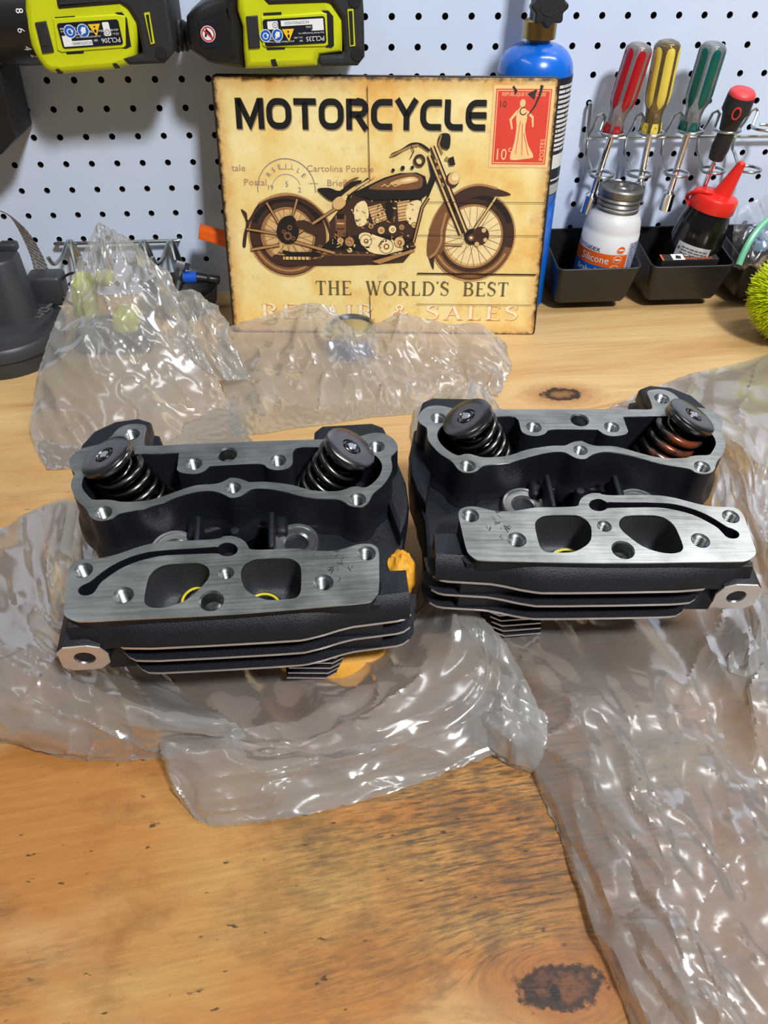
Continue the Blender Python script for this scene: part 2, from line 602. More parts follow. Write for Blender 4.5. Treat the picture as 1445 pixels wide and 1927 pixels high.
MAT['board'] = mat_board()
MAT['wood'] = mat_wood()
MAT['bag'] = mat_bag('clear_polythene', (0.93, 0.92, 0.91), 0.52)
MAT['zipbag'] = mat_bag('clear_zip_bag', (0.96, 0.97, 0.98), 0.10)


def clear(name, col, rough=0.08, density=0.75):
    m = NT(name)
    tr = m.n('BsdfTransparent', {'Color': tuple(col) + (1,)})
    di = m.n('BsdfPrincipled', {'Base Color': tuple(c * 0.5 for c in col) + (1,), 'Roughness': rough})
    mx = m.n('MixShader', {0: 1 - density, 1: tr.outputs[0], 2: di.outputs[0]})
    gl = m.n('BsdfGlossy', {'Roughness': rough, 'Color': (1, 1, 1, 1)})
    f = m.n('Fresnel', {'IOR': 1.45})
    fx = m.n('MixShader', {0: f.outputs[0], 1: mx.outputs[0], 2: gl.outputs[0]})
    m.t.links.new(fx.outputs[0], m.out.inputs[0])
    return m.mat
# cylinder head outlines in mm on its gasket plane (u right, v to the back)
HD = {}
HD['flange'] = [(-80.8, -59.4), (-81.5, -55.9), (-82.0, -46.5), (-82.7, -36.2), (-82.7, -31.7), (-81.4, -28.3), (-78.7, -26.4), (-73.3, -26.3), (-65.0, -25.7), (-58.0, -23.7), (-51.0, -20.9), (-43.8, -18.6), (-36.5, -17.6), (-29.1, -17.5), (-16.7, -17.7), (-8.6, -17.7), (-4.3, -16.5), (-5.2, -16.3), (-0.5, -16.0), (4.2, -17.8), (7.8, -21.1), (9.4, -24.7), (11.0, -26.3), (20.0, -27.0), (30.8, -27.1), (37.1, -27.8), (44.8, -29.6), (52.6, -30.4), (59.7, -29.5), (64.5, -27.9), (68.5, -26.9), (73.2, -27.0), (76.7, -28.8), (78.3, -32.4), (77.7, -41.2), (76.3, -57.1), (74.7, -61.1), (72.3, -63.6), (68.8, -64.9), (51.0, -65.5), (21.6, -66.2), (-7.5, -66.4), (-42.6, -65.8), (-68.2, -65.4), (-73.3, -65.0), (-77.0, -63.2), (-79.6, -61.2)]
HD['portL'] = [(-42.0, -55.4), (-42.1, -50.3), (-41.8, -45.3), (-41.3, -40.8), (-39.6, -37.2), (-36.8, -34.4), (-32.7, -33.0), (-27.9, -32.8), (-17.6, -32.9), (-13.9, -34.2), (-11.3, -36.7), (-10.2, -40.2), (-10.9, -43.9), (-13.7, -48.1), (-17.5, -53.0), (-21.4, -56.3), (-25.9, -58.4), (-30.5, -59.7), (-34.5, -60.0), (-38.0, -59.4), (-40.5, -58.0)]
HD['portR'] = [(5.8, -43.3), (6.2, -39.1), (8.1, -35.4), (11.9, -33.1), (17.7, -32.9), (27.7, -33.1), (32.3, -34.3), (35.7, -37.5), (36.9, -41.9), (36.6, -53.1), (35.7, -57.2), (33.0, -59.4), (27.5, -59.5), (21.5, -59.5), (17.1, -58.4), (11.9, -55.3), (7.7, -50.9)]
HD['groove'] = [(-75.9, -46.6), (-75.6, -44.5), (-73.9, -42.8), (-70.9, -41.2), (-68.6, -38.8), (-63.9, -33.8), (-58.4, -29.7), (-51.6, -26.3), (-43.3, -23.8), (-34.8, -23.3), (-28.7, -23.1), (-16.3, -23.2), (-7.7, -22.9), (-7.3, -23.5), (-4.6, -21.0), (-1.6, -20.6), (2.0, -22.2), (3.8, -25.3), (3.0, -28.2), (0.3, -29.8), (-2.8, -29.7), (-5.5, -28.5), (-6.9, -27.5), (-19.2, -27.1), (-34.5, -26.8), (-41.7, -28.0), (-48.7, -30.0), (-55.6, -33.3), (-61.5, -38.2), (-65.2, -42.0), (-66.7, -45.5), (-68.3, -48.7), (-71.7, -49.6), (-74.4, -48.7)]
HD['rim'] = [(-95.3, 46.6), (-94.9, 50.4), (-92.2, 54.6), (-88.0, 57.7), (-80.1, 59.6), (-75.8, 63.3), (-73.2, 67.2), (-71.3, 71.6), (-67.5, 75.0), (-62.8, 76.2), (-57.8, 75.6), (-54.1, 74.0), (-54.2, 68.4), (-54.2, 61.3), (-53.1, 57.2), (-49.6, 56.2), (-31.7, 56.2), (-0.9, 55.8), (17.7, 55.6), (44.3, 54.9), (53.9, 54.6), (66.1, 54.3), (72.0, 54.8), (76.4, 56.3), (81.6, 58.0), (88.3, 57.5), (93.1, 53.9), (95.9, 48.3), (96.2, 44.1), (94.3, 40.1), (91.5, 37.4), (91.5, 32.8), (91.4, 28.3), (89.7, 22.8), (85.4, 15.4), (80.1, 10.4), (77.5, 6.9), (75.5, 2.3), (72.2, -0.4), (68.3, -0.6), (64.5, 1.0), (61.6, 4.3), (57.7, 6.2), (49.2, 7.0), (41.4, 9.0), (29.7, 13.6), (20.3, 16.4), (13.2, 17.4), (9.3, 16.6), (6.6, 14.2), (3.5, 11.8), (-0.7, 11.3), (-3.1, 12.7), (-7.2, 15.7), (-12.5, 17.5), (-19.1, 17.5), (-28.7, 15.1), (-38.1, 10.9), (-47.4, 7.3), (-56.1, 5.3), (-60.4, 4.4), (-63.4, 2.9), (-65.6, 0.5), (-69.9, -0.0), (-74.5, 1.2), (-77.4, 3.9), (-78.8, 7.0), (-81.7, 11.5), (-86.2, 16.2), (-89.4, 22.2), (-91.4, 27.7), (-91.2, 33.2), (-90.4, 36.8), (-93.4, 40.8)]
HD['pocket'] = [(-85.2, 27.3), (-85.2, 32.7), (-82.5, 39.1), (-78.1, 45.4), (-70.7, 50.1), (-52.3, 49.8), (-33.9, 49.1), (-32.8, 47.9), (-32.7, 38.3), (-32.9, 35.9), (-31.0, 33.5), (-27.3, 32.0), (-21.9, 31.4), (-17.3, 32.9), (-14.5, 36.5), (-12.8, 37.0), (-0.3, 37.1), (15.8, 36.8), (18.6, 33.5), (23.4, 31.2), (28.3, 31.1), (31.9, 32.8), (34.0, 36.9), (34.9, 48.5), (49.9, 48.0), (59.0, 47.7), (67.3, 46.7), (75.4, 43.8), (81.8, 39.8), (85.3, 33.2), (85.4, 27.6), (82.7, 21.1), (78.2, 15.9), (74.0, 13.5), (70.1, 15.1), (66.1, 14.6), (62.0, 12.8), (57.3, 12.1), (47.8, 13.0), (41.5, 14.8), (33.7, 18.6), (25.8, 20.8), (16.3, 22.6), (9.2, 22.6), (6.0, 24.5), (1.9, 26.4), (-2.0, 26.9), (-3.0, 26.3), (-6.8, 23.8), (-11.4, 22.6), (-19.4, 22.7), (-25.9, 21.1), (-35.3, 16.9), (-45.4, 13.2), (-54.3, 12.5), (-62.1, 12.9), (-65.5, 14.2), (-70.7, 15.3), (-77.2, 15.5), (-80.2, 18.4), (-83.8, 23.6)]

# ------------------------------------------------------------------ the setting
def pegboard():
    mb = MB()
    r, n, p, dp = 0.0031, 12, 0.0254, 0.0045
    i0, i1, j0, j1 = -16, 46, -14, 8
    ring = [(r * cos(2 * pi * (k + 0.5) / n), r * sin(2 * pi * (k + 0.5) / n)) for k in range(n)]
    sq = []
    for k in range(n):
        a = 2 * pi * (k + 0.5) / n
        s = (p / 2) / max(abs(cos(a)), abs(sin(a)))
        sq.append((s * cos(a), s * sin(a)))
    for i in range(i0, i1):
        for j in range(j0, j1 + 1):
            x, z = i * p, -j * p
            vs = [(x + a, 0, z + b) for a, b in sq] + [(x + a, 0, z + b) for a, b in ring] + [(x + a, dp, z + b) for a, b in ring]
            corners = [(x + sx * p / 2, 0, z + sz * p / 2) for sx, sz in ((1, 1), (-1, 1), (-1, -1), (1, -1))]
            b = len(vs)
            vs += corners
            fs = []
            for k in range(n):
                k2 = (k + 1) % n
                a0, a1 = 2 * pi * (k + 0.5) / n, 2 * pi * (k + 1.5) / n
                c = None
                for q, ca in enumerate((pi / 4, 3 * pi / 4, 5 * pi / 4, 7 * pi / 4)):
                    if a0 - 1e-6 < ca < a1 - 1e-6: c = b + q
                fs.append((k, n + k, n + k2, k2) if c is None else (k, n + k, n + k2, k2, c))
                fs.append((n + k, 2 * n + k, 2 * n + k2, n + k2))
            mb.add(vs, fs)
    xa, xb = (i0 - 0.5) * p, (i1 - 0.5) * p
    zb, zt = -(j1 + 0.5) * p, -(j0 - 0.5) * p
    mb.add([(xa, 0, zb), (xb, 0, zb), (xb, 0, T + 0.0006), (xa, 0, T + 0.0006)], [(0, 1, 2, 3)])
    # dark cavity behind the panel
    mb.add([(xa, 0.03, zb), (xb, 0.03, zb), (xb, 0.03, zt), (xa, 0.03, zt)], [(0, 1, 2, 3)], 1)
    o = single(mb, 'wall_back', [MAT['board'], MAT['dark_hole']], kind='structure', smooth=0, loc=(0, 0, 0))
    return o


pegboard()

mb = MB()
mb.box((0.35, -0.50, T - 0.0115), (2.1, 1.0, 0.023))
wb = thing('workbench', 'worn plywood workbench with knots, scratches and oil stains under everything', 'workbench', (0.35, -0.5, -1.1))
mb.build('bench_top', MAT['wood'], wb, smooth=0)
mb = MB()
for sx in (-0.6, 1.3):
    for sy in (-0.9, -0.1):
        mb = MB().box((sx, sy, (T - 0.023 - 1.1) / 2), (0.09, 0.09, 1.1 + T - 0.023))
        mb.build('leg', MAT['wood'], wb, smooth=0)


# ------------------------------------------------------------------ cylinder heads
def offset(poly, d):
    """grow a closed 2D outline by d (counter-clockwise or clockwise)"""
    n = len(poly)
    area = sum(poly[i][0] * poly[(i + 1) % n][1] - poly[(i + 1) % n][0] * poly[i][1] for i in range(n))
    sg = 1 if area > 0 else -1
    out = []
    for i in range(n):
        ax, ay = poly[i - 1]; bx, by = poly[(i + 1) % n]
        tx, ty = bx - ax, by - ay
        l = hypot(tx, ty) or 1
        out.append((poly[i][0] + sg * ty / l * d, poly[i][1] - sg * tx / l * d))
    return out


def clean(poly):
    """even, gently smoothed copy of a traced outline"""
    p = [(q.x, q.y) for q in smoothline([(x, y, 0) for x, y in poly], 3, closed=True)]
    n = len(p)
    return [((p[i - 1][0] + 2 * p[i][0] + p[(i + 1) % n][0]) / 4, (p[i - 1][1] + 2 * p[i][1] + p[(i + 1) % n][1]) / 4) for i in range(n)]


HOLES = [(-75.2, -33.5, 4.0, 1), (-52.8, -50.9, 4.3, 1), (-1.8, -40.9, 3.2, 1), (-8.5, -57.6, 5.4, 0), (48.1, -50.7, 4.3, 1),
         (71.7, -33.5, 4.0, 1), (-62.0, 66.9, 4.0, 1), (-23.4, 39.6, 3.9, 1), (-4.4, 45.8, 5.0, 0), (25.3, 38.9, 3.9, 1),
         (83.8, 46.3, 3.9, 1), (-70.3, 5.6, 3.9, 1), (0.1, 19.0, 3.4, 1), (69.5, 5.2, 3.9, 1)]
FRONT = [(-62, -70.5), (-40, -72.5), (-10, -73.2), (20, -73.6), (36, -73.6), (46, -71.6), (54, -69.3), (62, -67.6), (76, -66.6), (92, -65.4)]


def front_v(u):
    if u <= FRONT[0][0]: return FRONT[0][1]
    for (a, va), (b, vb) in zip(FRONT, FRONT[1:]):
        if u <= b: return va + (vb - va) * (u - a) / (b - a)
    return FRONT[-1][1]


def head(name_label, pose, mir, rust, taped):
    loc, rot = pose
    M = Matrix.Translation(loc) @ Euler(rot).to_matrix().to_4x4()
    base = M @ Matrix.Translation((0, 0, -0.085))
    t = thing('cylinder_head', name_label, 'engine part', mat=base, group=None)
    X = Matrix.Diagonal((0.001 * mir, 0.001, 0.001, 1))
    X = Matrix.Translation((0, 0, 0.085)) @ X

    def part(mb, name, mats, parent=t, smooth=35, label=None):
        mb.v = [X @ p for p in mb.v]
        return mb.build(name, mats, parent, local=True, smooth=smooth, label=label, flip=(mir < 0))

    rim, pocket, flange = clean(HD['rim']), clean(HD['pocket']), clean(HD['flange'])
    pl, pr, gr = clean(HD['portL']), clean(HD['portR']), clean(HD['groove'])
    P3 = lambda poly, w: [(x, y, w) for x, y in poly]
    Z = lambda w: Matrix.Translation((0, 0, w))

    # black casting
    mb = MB()
    mb.loft([P3(offset(rim, o), w) for o, w in ((-0.15, -0.8), (0.0, -1.6), (0.4, -14), (0.8, -22), (1.6, -25.5), (3.2, -28), (4.0, -36))])
    mb.loft([P3(offset(pocket, o), w) for o, w in ((0.15, -0.8), (0, -1.6), (-0.4, -30), (-3, -36))])
    mb.flat([offset(pocket, -2)], m=0, M=Z(-35.5))
    # valley and main block, with the deep slot between the ribs
    block = [(-94, 60), (-98, 46), (-92, 34), (-86, 24), (-74, 10), (-67, -2), (-64, -14), (-70, -27), (-77, -40), (-78, -50), (-70, -54), (88, -54), (94, -46),
             (94, -14), (97, 2), (100, 16), (100, 40), (97, 60), (92, 68), (60, 72), (44, 66), (-46, 66), (-60, 74), (-84, 72)]
    slot = [(-19, -24), (-19, 10), (-10, 13), (10, 13), (19, 10), (19, -24)]
    mb.flat([block, slot], half=13, bev=2.5, M=Z(-41))
    lower = [(max(-80, x + (8 if x < 0 else -8)), max(y, -38)) for x, y in block]
    mb.flat([lower], half=15, M=Z(-69))
    # fillet against the rim wall and side block on the outlet side
    mb.flat([[(93, -8), (98, 4), (101, 17), (101, 36), (97, 58), (90, 60), (88, 20)]], half=11, bev=3, M=Z(-31))
    # pushrod flange wall with its windows
    hs = lambda i: circ(HOLES[i][2] + 0.9, 28, HOLES[i][0], HOLES[i][1])
    mb.flat([offset(flange, -0.8), pl, pr, gr] + [hs(i) for i in range(6)], half=14, M=Z(-14.9))
    mb.flat([offset(gr, 0.6)], M=Z(-9))
    for w in (pl, pr):
        pm = MB()
        c = (sum(x for x, _ in w) / len(w), sum(y for _, y in w) / len(w))
        rings = [P3([(c[0] + (x - c[0]) * k, c[1] + (y - c[1]) * k) for x, y in w], h) for k, h in ((0.992, -1.0), (0.992, -10), (0.98, -15), (0.93, -20), (0.84, -23.5), (0.70, -25.5), (0.3, -26))]
        pm.loft(rings, cap1=True)
        part(pm, 'pushrod_window', MAT['port_cast'], smooth=60)
    # sloping shelf in front of the flange, ending in the first fin
    us = [-80, -76, -70, -64, -58, -52, -46] + [-40 + 4 * k for k in range(33)] + [92]
    rings = []
    for u in us:
        f = front_v(u)
        dip = 0.0 if u > -52 else (-52 - u) / 14 * 2.5
        k = 1.0 if u < 88 else 0.85
        vb = -42 if (u > 77.5 or u < -83) else -63.0
        rings.append([Vector((u, v, w)) for v, w in ((vb, -5.5), (min(vb, -56), -5.5), (f + 9, -4.8), (f + 6.5, -6.3), (f + 3.2, -10.0 - dip), (f + 0.9, -14.6 - dip), (f + 0.25, -16.4 - dip), (f + 1, -18.5), (min(vb, -52), -19), (vb, -19))])
    mb.loft([[r[k] for r in rings] for k in range(len(rings[0]))][0:1] + [], 0) if False else None
    n = len(rings[0])
    vs = [p for r in rings for p in r]
    fs = [(a * n + b, a * n + (b + 1) % n, (a + 1) * n + (b + 1) % n, (a + 1) * n + b) for a in range(len(rings) - 1) for b in range(n)]
    fs += [list(range(n))[::-1], list(range((len(rings) - 1) * n, len(rings) * n))]
    mb.add(vs, [f[::-1] for f in fs])
    # corner pillar behind the threaded boss
    boss = [(-88.5, -7.5), (-84, -11.5), (-70, -11.5), (-64, -6), (-63.2, 2), (-66, 8.5), (-72, 11), (-84, 10.5), (-88, 6)]
    Bf = Matrix.Translation((0.5, -70.6, -24)) @ Matrix.Rotation(pi / 2, 4, 'X')
    BX = [(x + 0, y) for x, y in boss]
    mb.flat([BX], half=11, bev=0.8, M=Bf @ Z(-11.2))
    # ribs in the valley and the pillar in the slot
    for s in (-1, 1):
        mb.box((s * 20.5, -5, -21), (3.4, 26, 24), bev=1.4)
        mb.box((s * 25, 8, -26), (8, 14, 12), bev=3)
    mb.lathe([(3.6, -58), (3.2, -20), (2.4, -18.5), (0, -18.2)], 14, M=Matrix.Translation((-1, 3, 0)))
    # cross wall that closes the casting under the flange
    mb.box((5, -64, -31), (146, 4, 27), bev=1)
    # back lumps
    mb.flat([[(45, 52), (47, 76), (52, 81), (84, 81.5), (91, 77), (94, 66), (93, 50)]], half=20, bev=2.5, M=Z(-33))
    mb.flat([[(-95, 54), (-94, 68), (-88, 80), (-76, 88), (-62, 90), (-54, 86), (-52, 60), (-60, 50)]], half=7, bev=3, M=Z(-14))
    part(mb, 'casting', MAT['black_cast'])

    # fins (black, machined front edge)
    for q, w in enumerate((-17.3, -29.6, -42.2)):
        mb = MB()
        u0 = (-62, -58, -54)[q]
        pts = [(u0 + (93 - u0) * k / 40, 0) for k in range(41)]
        pts = [(u, front_v(u) + (6.0 * max(0, (u0 + 9 - u) / 9) ** 2) + (3.0 * max(0, (u - 86) / 7) ** 2)) for u, _ in pts]
        mb.flat([pts + [(96, -58), (97, -50), (80, -50), (78, -61), (u0 - 6, -61)]], half=0.85, M=Z(w))
        vs, fs = [], []
        for u, v in pts:
            vs += [(u, v - 0.12, w - 0.95), (u, v - 0.12, w + 0.95)]
        for k in range(len(pts) - 1): fs.append((2 * k, 2 * k + 2, 2 * k + 3, 2 * k + 1))
        mb.add(vs, fs, 1)
        part(mb, 'cooling_fin', [MAT['black_cast'], MAT['cut_edge']], label='black cooling fin with a bare machined front edge')
    # small lower fins and the back fins
    for k in range(5):
        w = -50 - 5.4 * k
        mb = MB()
        a, b = 27 - 1.0 * k, 55 - 1.5 * k
        mb.flat([[(a, -50), (a + 1, -64), (b - 3, -66), (b + 3, -63), (b + 10, -50)]], half=0.7, M=Z(w))
        mb.add([(a + 1, -64.15, w - .8), (b - 3, -66.15, w - .8), (b + 3, -63.15, w - .8), (a + 1, -64.15, w + .8), (b - 3, -66.15, w + .8), (b + 3, -63.15, w + .8)], [(0, 1, 4, 3), (1, 2, 5, 4)], 1)
        part(mb, 'cooling_fin', [MAT['black_cast'], MAT['cut_edge']])
    for k in range(5):
        mb = MB().flat([[(-96, 50), (-95, 70), (-86, 86), (-64, 93), (-52, 89), (-48, 78), (-47, 52)]], half=2.2, bev=1.2, M=Z(-25 - 9 * k))
        part(mb, 'cooling_fin', MAT['black_cast'])
    for k in range(3):
        mb = MB().flat([offset(lower, 1.5)], half=1.6, bev=0.8, M=Z(-62 - 8 * k))
        part(mb, 'cooling_fin', MAT['black_cast'])

    # machined faces
    mb = MB().flat([flange, pl, pr, gr] + [hs(i) for i in range(6)], half=0.4, M=Z(-0.4))
    part(mb, 'gasket_face', MAT['gasket'], label='machined bare metal pushrod flange with two windows and a curved slot', smooth=20)
    mb = MB().flat([rim, pocket] + [hs(i) for i in range(6, 14)], half=0.4, M=Z(-0.4))
    part(mb, 'gasket_face', MAT['gasket'], label='machined bare metal rim around the valve springs', smooth=20)

    # dark grease marks on the flange
    mb = MB()
    rr = random.Random(17)
    for k in range(16):
        x, y = rr.gauss(58, 3.5), rr.gauss(-40, 5.5)
        a, l, w = rr.uniform(0, pi), rr.uniform(0.8, 3.0), rr.uniform(0.25, 0.8)
        pts = [(x + l * q * cos(a) + rr.gauss(0, .35), y + l * q * sin(a) + rr.gauss(0, .35)) for q in (-1, -.3, .3, 1)]
        mb.flat(stroke(pts, [w * .4, w, w * .8, w * .3]), M=Z(0.03))
    part(mb, 'grease_smudge', MAT['grease'], smooth=0)

    # holes
    for x, y, r, th in HOLES:
        mb = MB()
        prof = [(r + 0.9, 0.0), (r + 0.1, -1.0)]
        if th:
            for k in range(8):
                z = -1.2 - 1.25 * k
                prof += [(r - 0.75, z - 0.35), (r, z - 1.0)]
            prof += [(r - 0.7, -11.6)]
        else:
            prof += [(r, -2), (r, -9), (r * 0.55, -12)]
        prof += [(r * 0.5, -13), (0, -13.2)]
        n = 28
        mb.lathe(prof, n, 0, Matrix.Translation((x, y, 0)), mats=[0] * (len(prof) - 3) + [1] * 3)
        mb.f = [f for f in mb.f if len(f) == 4]
        mb.m = mb.m[:len(mb.f)]
        part(mb, 'threaded_hole' if th else 'dowel_hole', [MAT['thread'], MAT['dark_hole']], smooth=30)

    # threaded boss at the outer front corner
    mb = MB().flat([offset(BX, -0.2), circ(5.4, 28, -75.5, 0)], half=0.4, M=Bf @ Z(0.3))
    part(mb, 'mounting_boss', MAT['cut_edge'], label='bare metal face of the threaded mounting boss', smooth=20)
    mb = MB()
    prof = [(5.4, 0.7), (4.7, -0.6)]
    for k in range(7): prof += [(3.9, -1.2 - 1.4 * k), (4.7, -1.9 - 1.4 * k)]
    prof += [(2.5, -12), (0, -12.2)]
    mb.lathe(prof, 28, 0, Bf @ Matrix.Translation((-75.5, 0, 0)), mats=[0] * (len(prof) - 2) + [1, 1])
    mb.f = [f for f in mb.f if len(f) == 4]; mb.m = mb.m[:len(mb.f)]
    part(mb, 'threaded_hole', [MAT['thread'], MAT['dark_hole']], smooth=30)

    # head bolt seats in the valley
    for x in (33.5, -36):
        mb = MB().lathe([(13.8, -29.5), (13.4, -24.4), (12.6, -23.6), (11.2, -23.8), (10.8, -24.6), (7.6, -24.8), (6.6, -26.3), (6.2, -38), (0, -38.2)], 40, 0, Matrix.Translation((x, -3.0, 0)))
        mb.f = [f for f in mb.f if len(f) == 4]; mb.m = mb.m[:len(mb.f)]
        part(mb, 'bolt_seat', MAT['seat'], smooth=30)

    # pushrod tube seats with yellow rings
    for x, y in ((-19, -42.5), (15.5, -49.5)):
        mb = MB().ringlathe([(10.5, -29), (10.5, -21.4), (9.8, -20.6), (8.6, -20.8), (8.4, -29)], 36, 0, Matrix.Translation((x, y, 0)))
        g = part(mb, 'pushrod_tube_seat', MAT['retainer'], label='steel tube seat seen through the flange window')
        mb = MB().tube([(x + 8.7 * cos(a), y + 8.7 * sin(a), -21.0) for a in [2 * pi * k / 36 for k in range(36)]], 0.75, 8, closed=True)
        part(mb, 'seal_ring', MAT['seal_yellow'], parent=g, label='yellow seal ring')

    # valve springs and their retainers
    for cx, cy, sx in ((-72.5, 41.5, -1), (68.4, 38.0, 1)):
        nn = Vector((0.50, 0.06, 0.86) if sx > 0 else (-0.41, 0.10, 0.91)).normalized()
        F = zframe((cx, cy, 9.0), nn)
        mb = MB()
        pts = []
        turns, L = 5.8, 46
        for k in range(int(turns * 30) + 1):
            a = 2 * pi * k / 30
            f = k / (turns * 30)
            z = -5.5 - L * (0.06 * min(1, f * 8) + 0.94 * f)
            pts.append(F @ Vector((13.3 * cos(a), 13.3 * sin(a), z)))
        mb.tube(pts, 2.6, 10)
        pts = []
        for k in range(int(7 * 24) + 1):
            a = -2 * pi * k / 24
            pts.append(F @ Vector((8.6 * cos(a), 8.6 * sin(a), -5.5 - L * k / (7 * 24))))
        mb.tube(pts, 1.6, 8)
        rusty = rust and sx < 0
        part(mb, 'valve_spring', MAT['spring_rust' if rusty else 'spring'], label='oily double valve spring with rusty coils' if rusty else None, smooth=60)
        mb = MB().lathe([(8, -8), (11.8, -7.6), (12.2, -5.2), (15.0, -5.0), (15.8, -4.4), (16.0, -2.4), (15.7, -1.9), (15.9, -1.4), (15.6, -0.5), (14.6, 0.0), (9.0, 0.1), (5.9, 0.05), (5.4, -0.9), (0, -0.9)], 48, 0, F)
        r = part(mb, 'spring_retainer', MAT['retainer'], label='dark oily steel spring retainer disc', smooth=30)
        mb = MB().ringlathe([(5.0, -1.0), (4.9, 0.0), (4.3, 0.3), (3.6, -0.1), (3.5, -1.0)], 30, 0, F)
        part(mb, 'collet', MAT['retainer'], parent=r)
        mb = MB().lathe([(2.9, -2), (2.9, 0.3), (2.4, 0.75), (0, 0.8)], 24, 0, F)
        part(mb, 'valve_stem', MAT['steel'], parent=r)

    # raised casting marks on the valley floor: plain rings and bars
    mb = MB()
    for x, y, a in ((62, -6, 0), (72, -4, 1), (80, -2, 2), (84, 16, 0), (88, 20, 1)):
        if a == 0: mb.flat([circ(3.2, 18, x, y), circ(2.3, 18, x, y)], half=0.35, M=Z(-27.9))
        elif a == 1: mb.flat([[(x - 3, y - .5), (x + 3, y - .5), (x + 3, y + .5), (x - 3, y + .5)]], half=0.35, M=Z(-27.9))
        else:
            mb.flat([circ(3.4, 4, x, y), circ(2.2, 4, x, y)], half=0.35, M=Z(-27.9))
    part(mb, 'casting_mark', MAT['black_cast'])

    if taped:
        mb = MB()
        rr = random.Random(5)
        Mt = Matrix.Translation((52, -46, -80)) @ Matrix.Diagonal((33, 18, 13, 1))
        nu, nv = 36, 18
        vs, fs = [], []
        for a in range(nv + 1):
            for b in range(nu):
                th, ph = pi * a / nv, 2 * pi * b / nu
                d = Vector((sin(th) * cos(ph), sin(th) * sin(ph), cos(th)))
                p = d * (1 + 0.10 * noise.noise(d * 3.0) + 0.05 * abs(noise.noise(d * 9.0)))
                vs.append(Mt @ p)
        for a in range(nv):
            for b in range(nu): fs.append((a * nu + b, a * nu + (b + 1) % nu, (a + 1) * nu + (b + 1) % nu, (a + 1) * nu + b))
        mb.add(vs, [f[::-1] for f in fs])
        part(mb, 'port_tape', MAT['tape'], label='crumpled yellow masking tape wrapped over the port', smooth=25)
        mb = MB()
        vs, fs = [], []
        for a in range(nv + 1):
            for b in range(nu):
                th, ph = pi * a / nv, 2 * pi * b / nu
                d = Vector((sin(th) * cos(ph), sin(th) * sin(ph), cos(th)))
                vs.append(Matrix.Translation((92, -22, -36)) @ Matrix.Diagonal((9, 14, 13, 1)) @ (d * (1 + 0.16 * noise.noise(d * 4.0))))
        for a in range(nv):
            for b in range(nu): fs.append((a * nu + b, a * nu + (b + 1) % nu, (a + 1) * nu + (b + 1) % nu, (a + 1) * nu + b))
        mb.add(vs, [f[::-1] for f in fs])
        part(mb, 'port_tape', MAT['tape'], label='crumpled yellow masking tape on the side of the casting', smooth=25)
    return t


MAT['grease'] = plain('dark_grease', srgb(44, 42, 40), 0.5)
MAT['seal_yellow'] = plain('yellow_seal', srgb(206, 190, 30), 0.4)
head('black finned cylinder head nearer the photographer, yellow masking tape under its fins', ((0.2204, -0.5282, -0.117), (0.182, -0.0041, 0.0073)), 1, False, True)
head('black finned cylinder head on the right with rusty coils on one valve spring', ((0.4248, -0.5101, -0.114), (0.1699, 0.0242, -0.0537)), -1, True, False)
# printed shapes in mm on the sign (x right, y up from its lower left corner)
AR = {}
AR['title'] = [(17.4, 216.1), (18.7, 191.0), (249.1, 191.5), (247.2, 217.8)]
AR['world'] = [(85.9, 53.1), (281.9, 54.7), (85.5, 39.2), (280.7, 39.6)]
AR['repair'] = [(30.4, 29.4), (291.6, 30.8), (293.0, 15.3)]
AR['stamp'] = [(253.9, 225.8), (303.9, 226.2), (308.0, 162.9), (256.3, 162.5)]
AR['rw'] = [(60.7, 97.5), (62.5, 132.2), (93.0, 97.8), (22.0, 97.2), (58.5, 55.4)]
AR['fw'] = [(241.1, 99.4), (239.0, 133.9), (285.2, 99.7), (199.5, 99.0), (243.6, 59.0)]
AR['rfender'] = [(16.4, 121.2), (21.8, 118.0), (23.1, 111.5), (33.8, 126.7), (45.5, 132.1), (63.7, 134.9), (79.4, 131.3), (92.6, 121.8), (101.4, 109.9), (104.4, 93.4), (102.9, 81.1), (99.6, 86.7), (101.1, 98.9), (95.7, 112.1), (86.9, 120.7), (74.7, 128.1), (61.3, 131.1), (47.6, 129.4), (37.0, 123.5), (28.4, 114.8), (23.2, 106.0), (20.1, 95.0), (18.2, 86.0), (15.4, 87.1), (17.4, 98.3), (20.6, 109.3)]
AR['ffender'] = [(275.8, 137.0), (262.3, 141.9), (247.8, 145.1), (236.0, 143.9), (225.5, 139.4), (215.1, 131.4), (206.0, 120.0), (199.3, 103.7), (197.3, 89.6), (199.0, 77.6), (204.4, 65.5), (205.2, 77.6), (212.4, 82.5), (214.5, 92.1), (215.2, 103.9), (218.3, 115.5), (225.1, 124.7), (234.3, 131.6), (246.1, 135.1), (258.0, 135.2), (268.8, 135.2)]
AR['tank'] = [(123.5, 136.9), (133.6, 141.2), (147.1, 147.6), (163.2, 152.9), (155.0, 151.0), (169.1, 155.0), (185.6, 155.6), (193.4, 152.4), (196.1, 142.5), (194.0, 134.6), (188.7, 132.4), (143.1, 130.9), (147.1, 132.9), (130.2, 132.7)]
AR['seat'] = [(91.0, 140.4), (102.2, 141.5), (112.3, 138.9), (120.2, 145.3), (129.2, 148.3), (133.7, 147.5), (124.7, 142.7), (116.7, 136.9), (111.0, 132.6), (104.2, 129.9), (96.4, 134.6)]
AR['forkA'] = [(197.8, 179.4), (201.3, 179.5), (219.5, 140.4), (239.7, 101.7), (236.2, 98.8), (215.0, 133.7), (206.1, 147.0), (200.7, 163.4)]
AR['forkB'] = [(195.7, 172.0), (204.6, 153.6), (210.0, 138.1), (228.6, 104.0), (232.4, 101.7)]
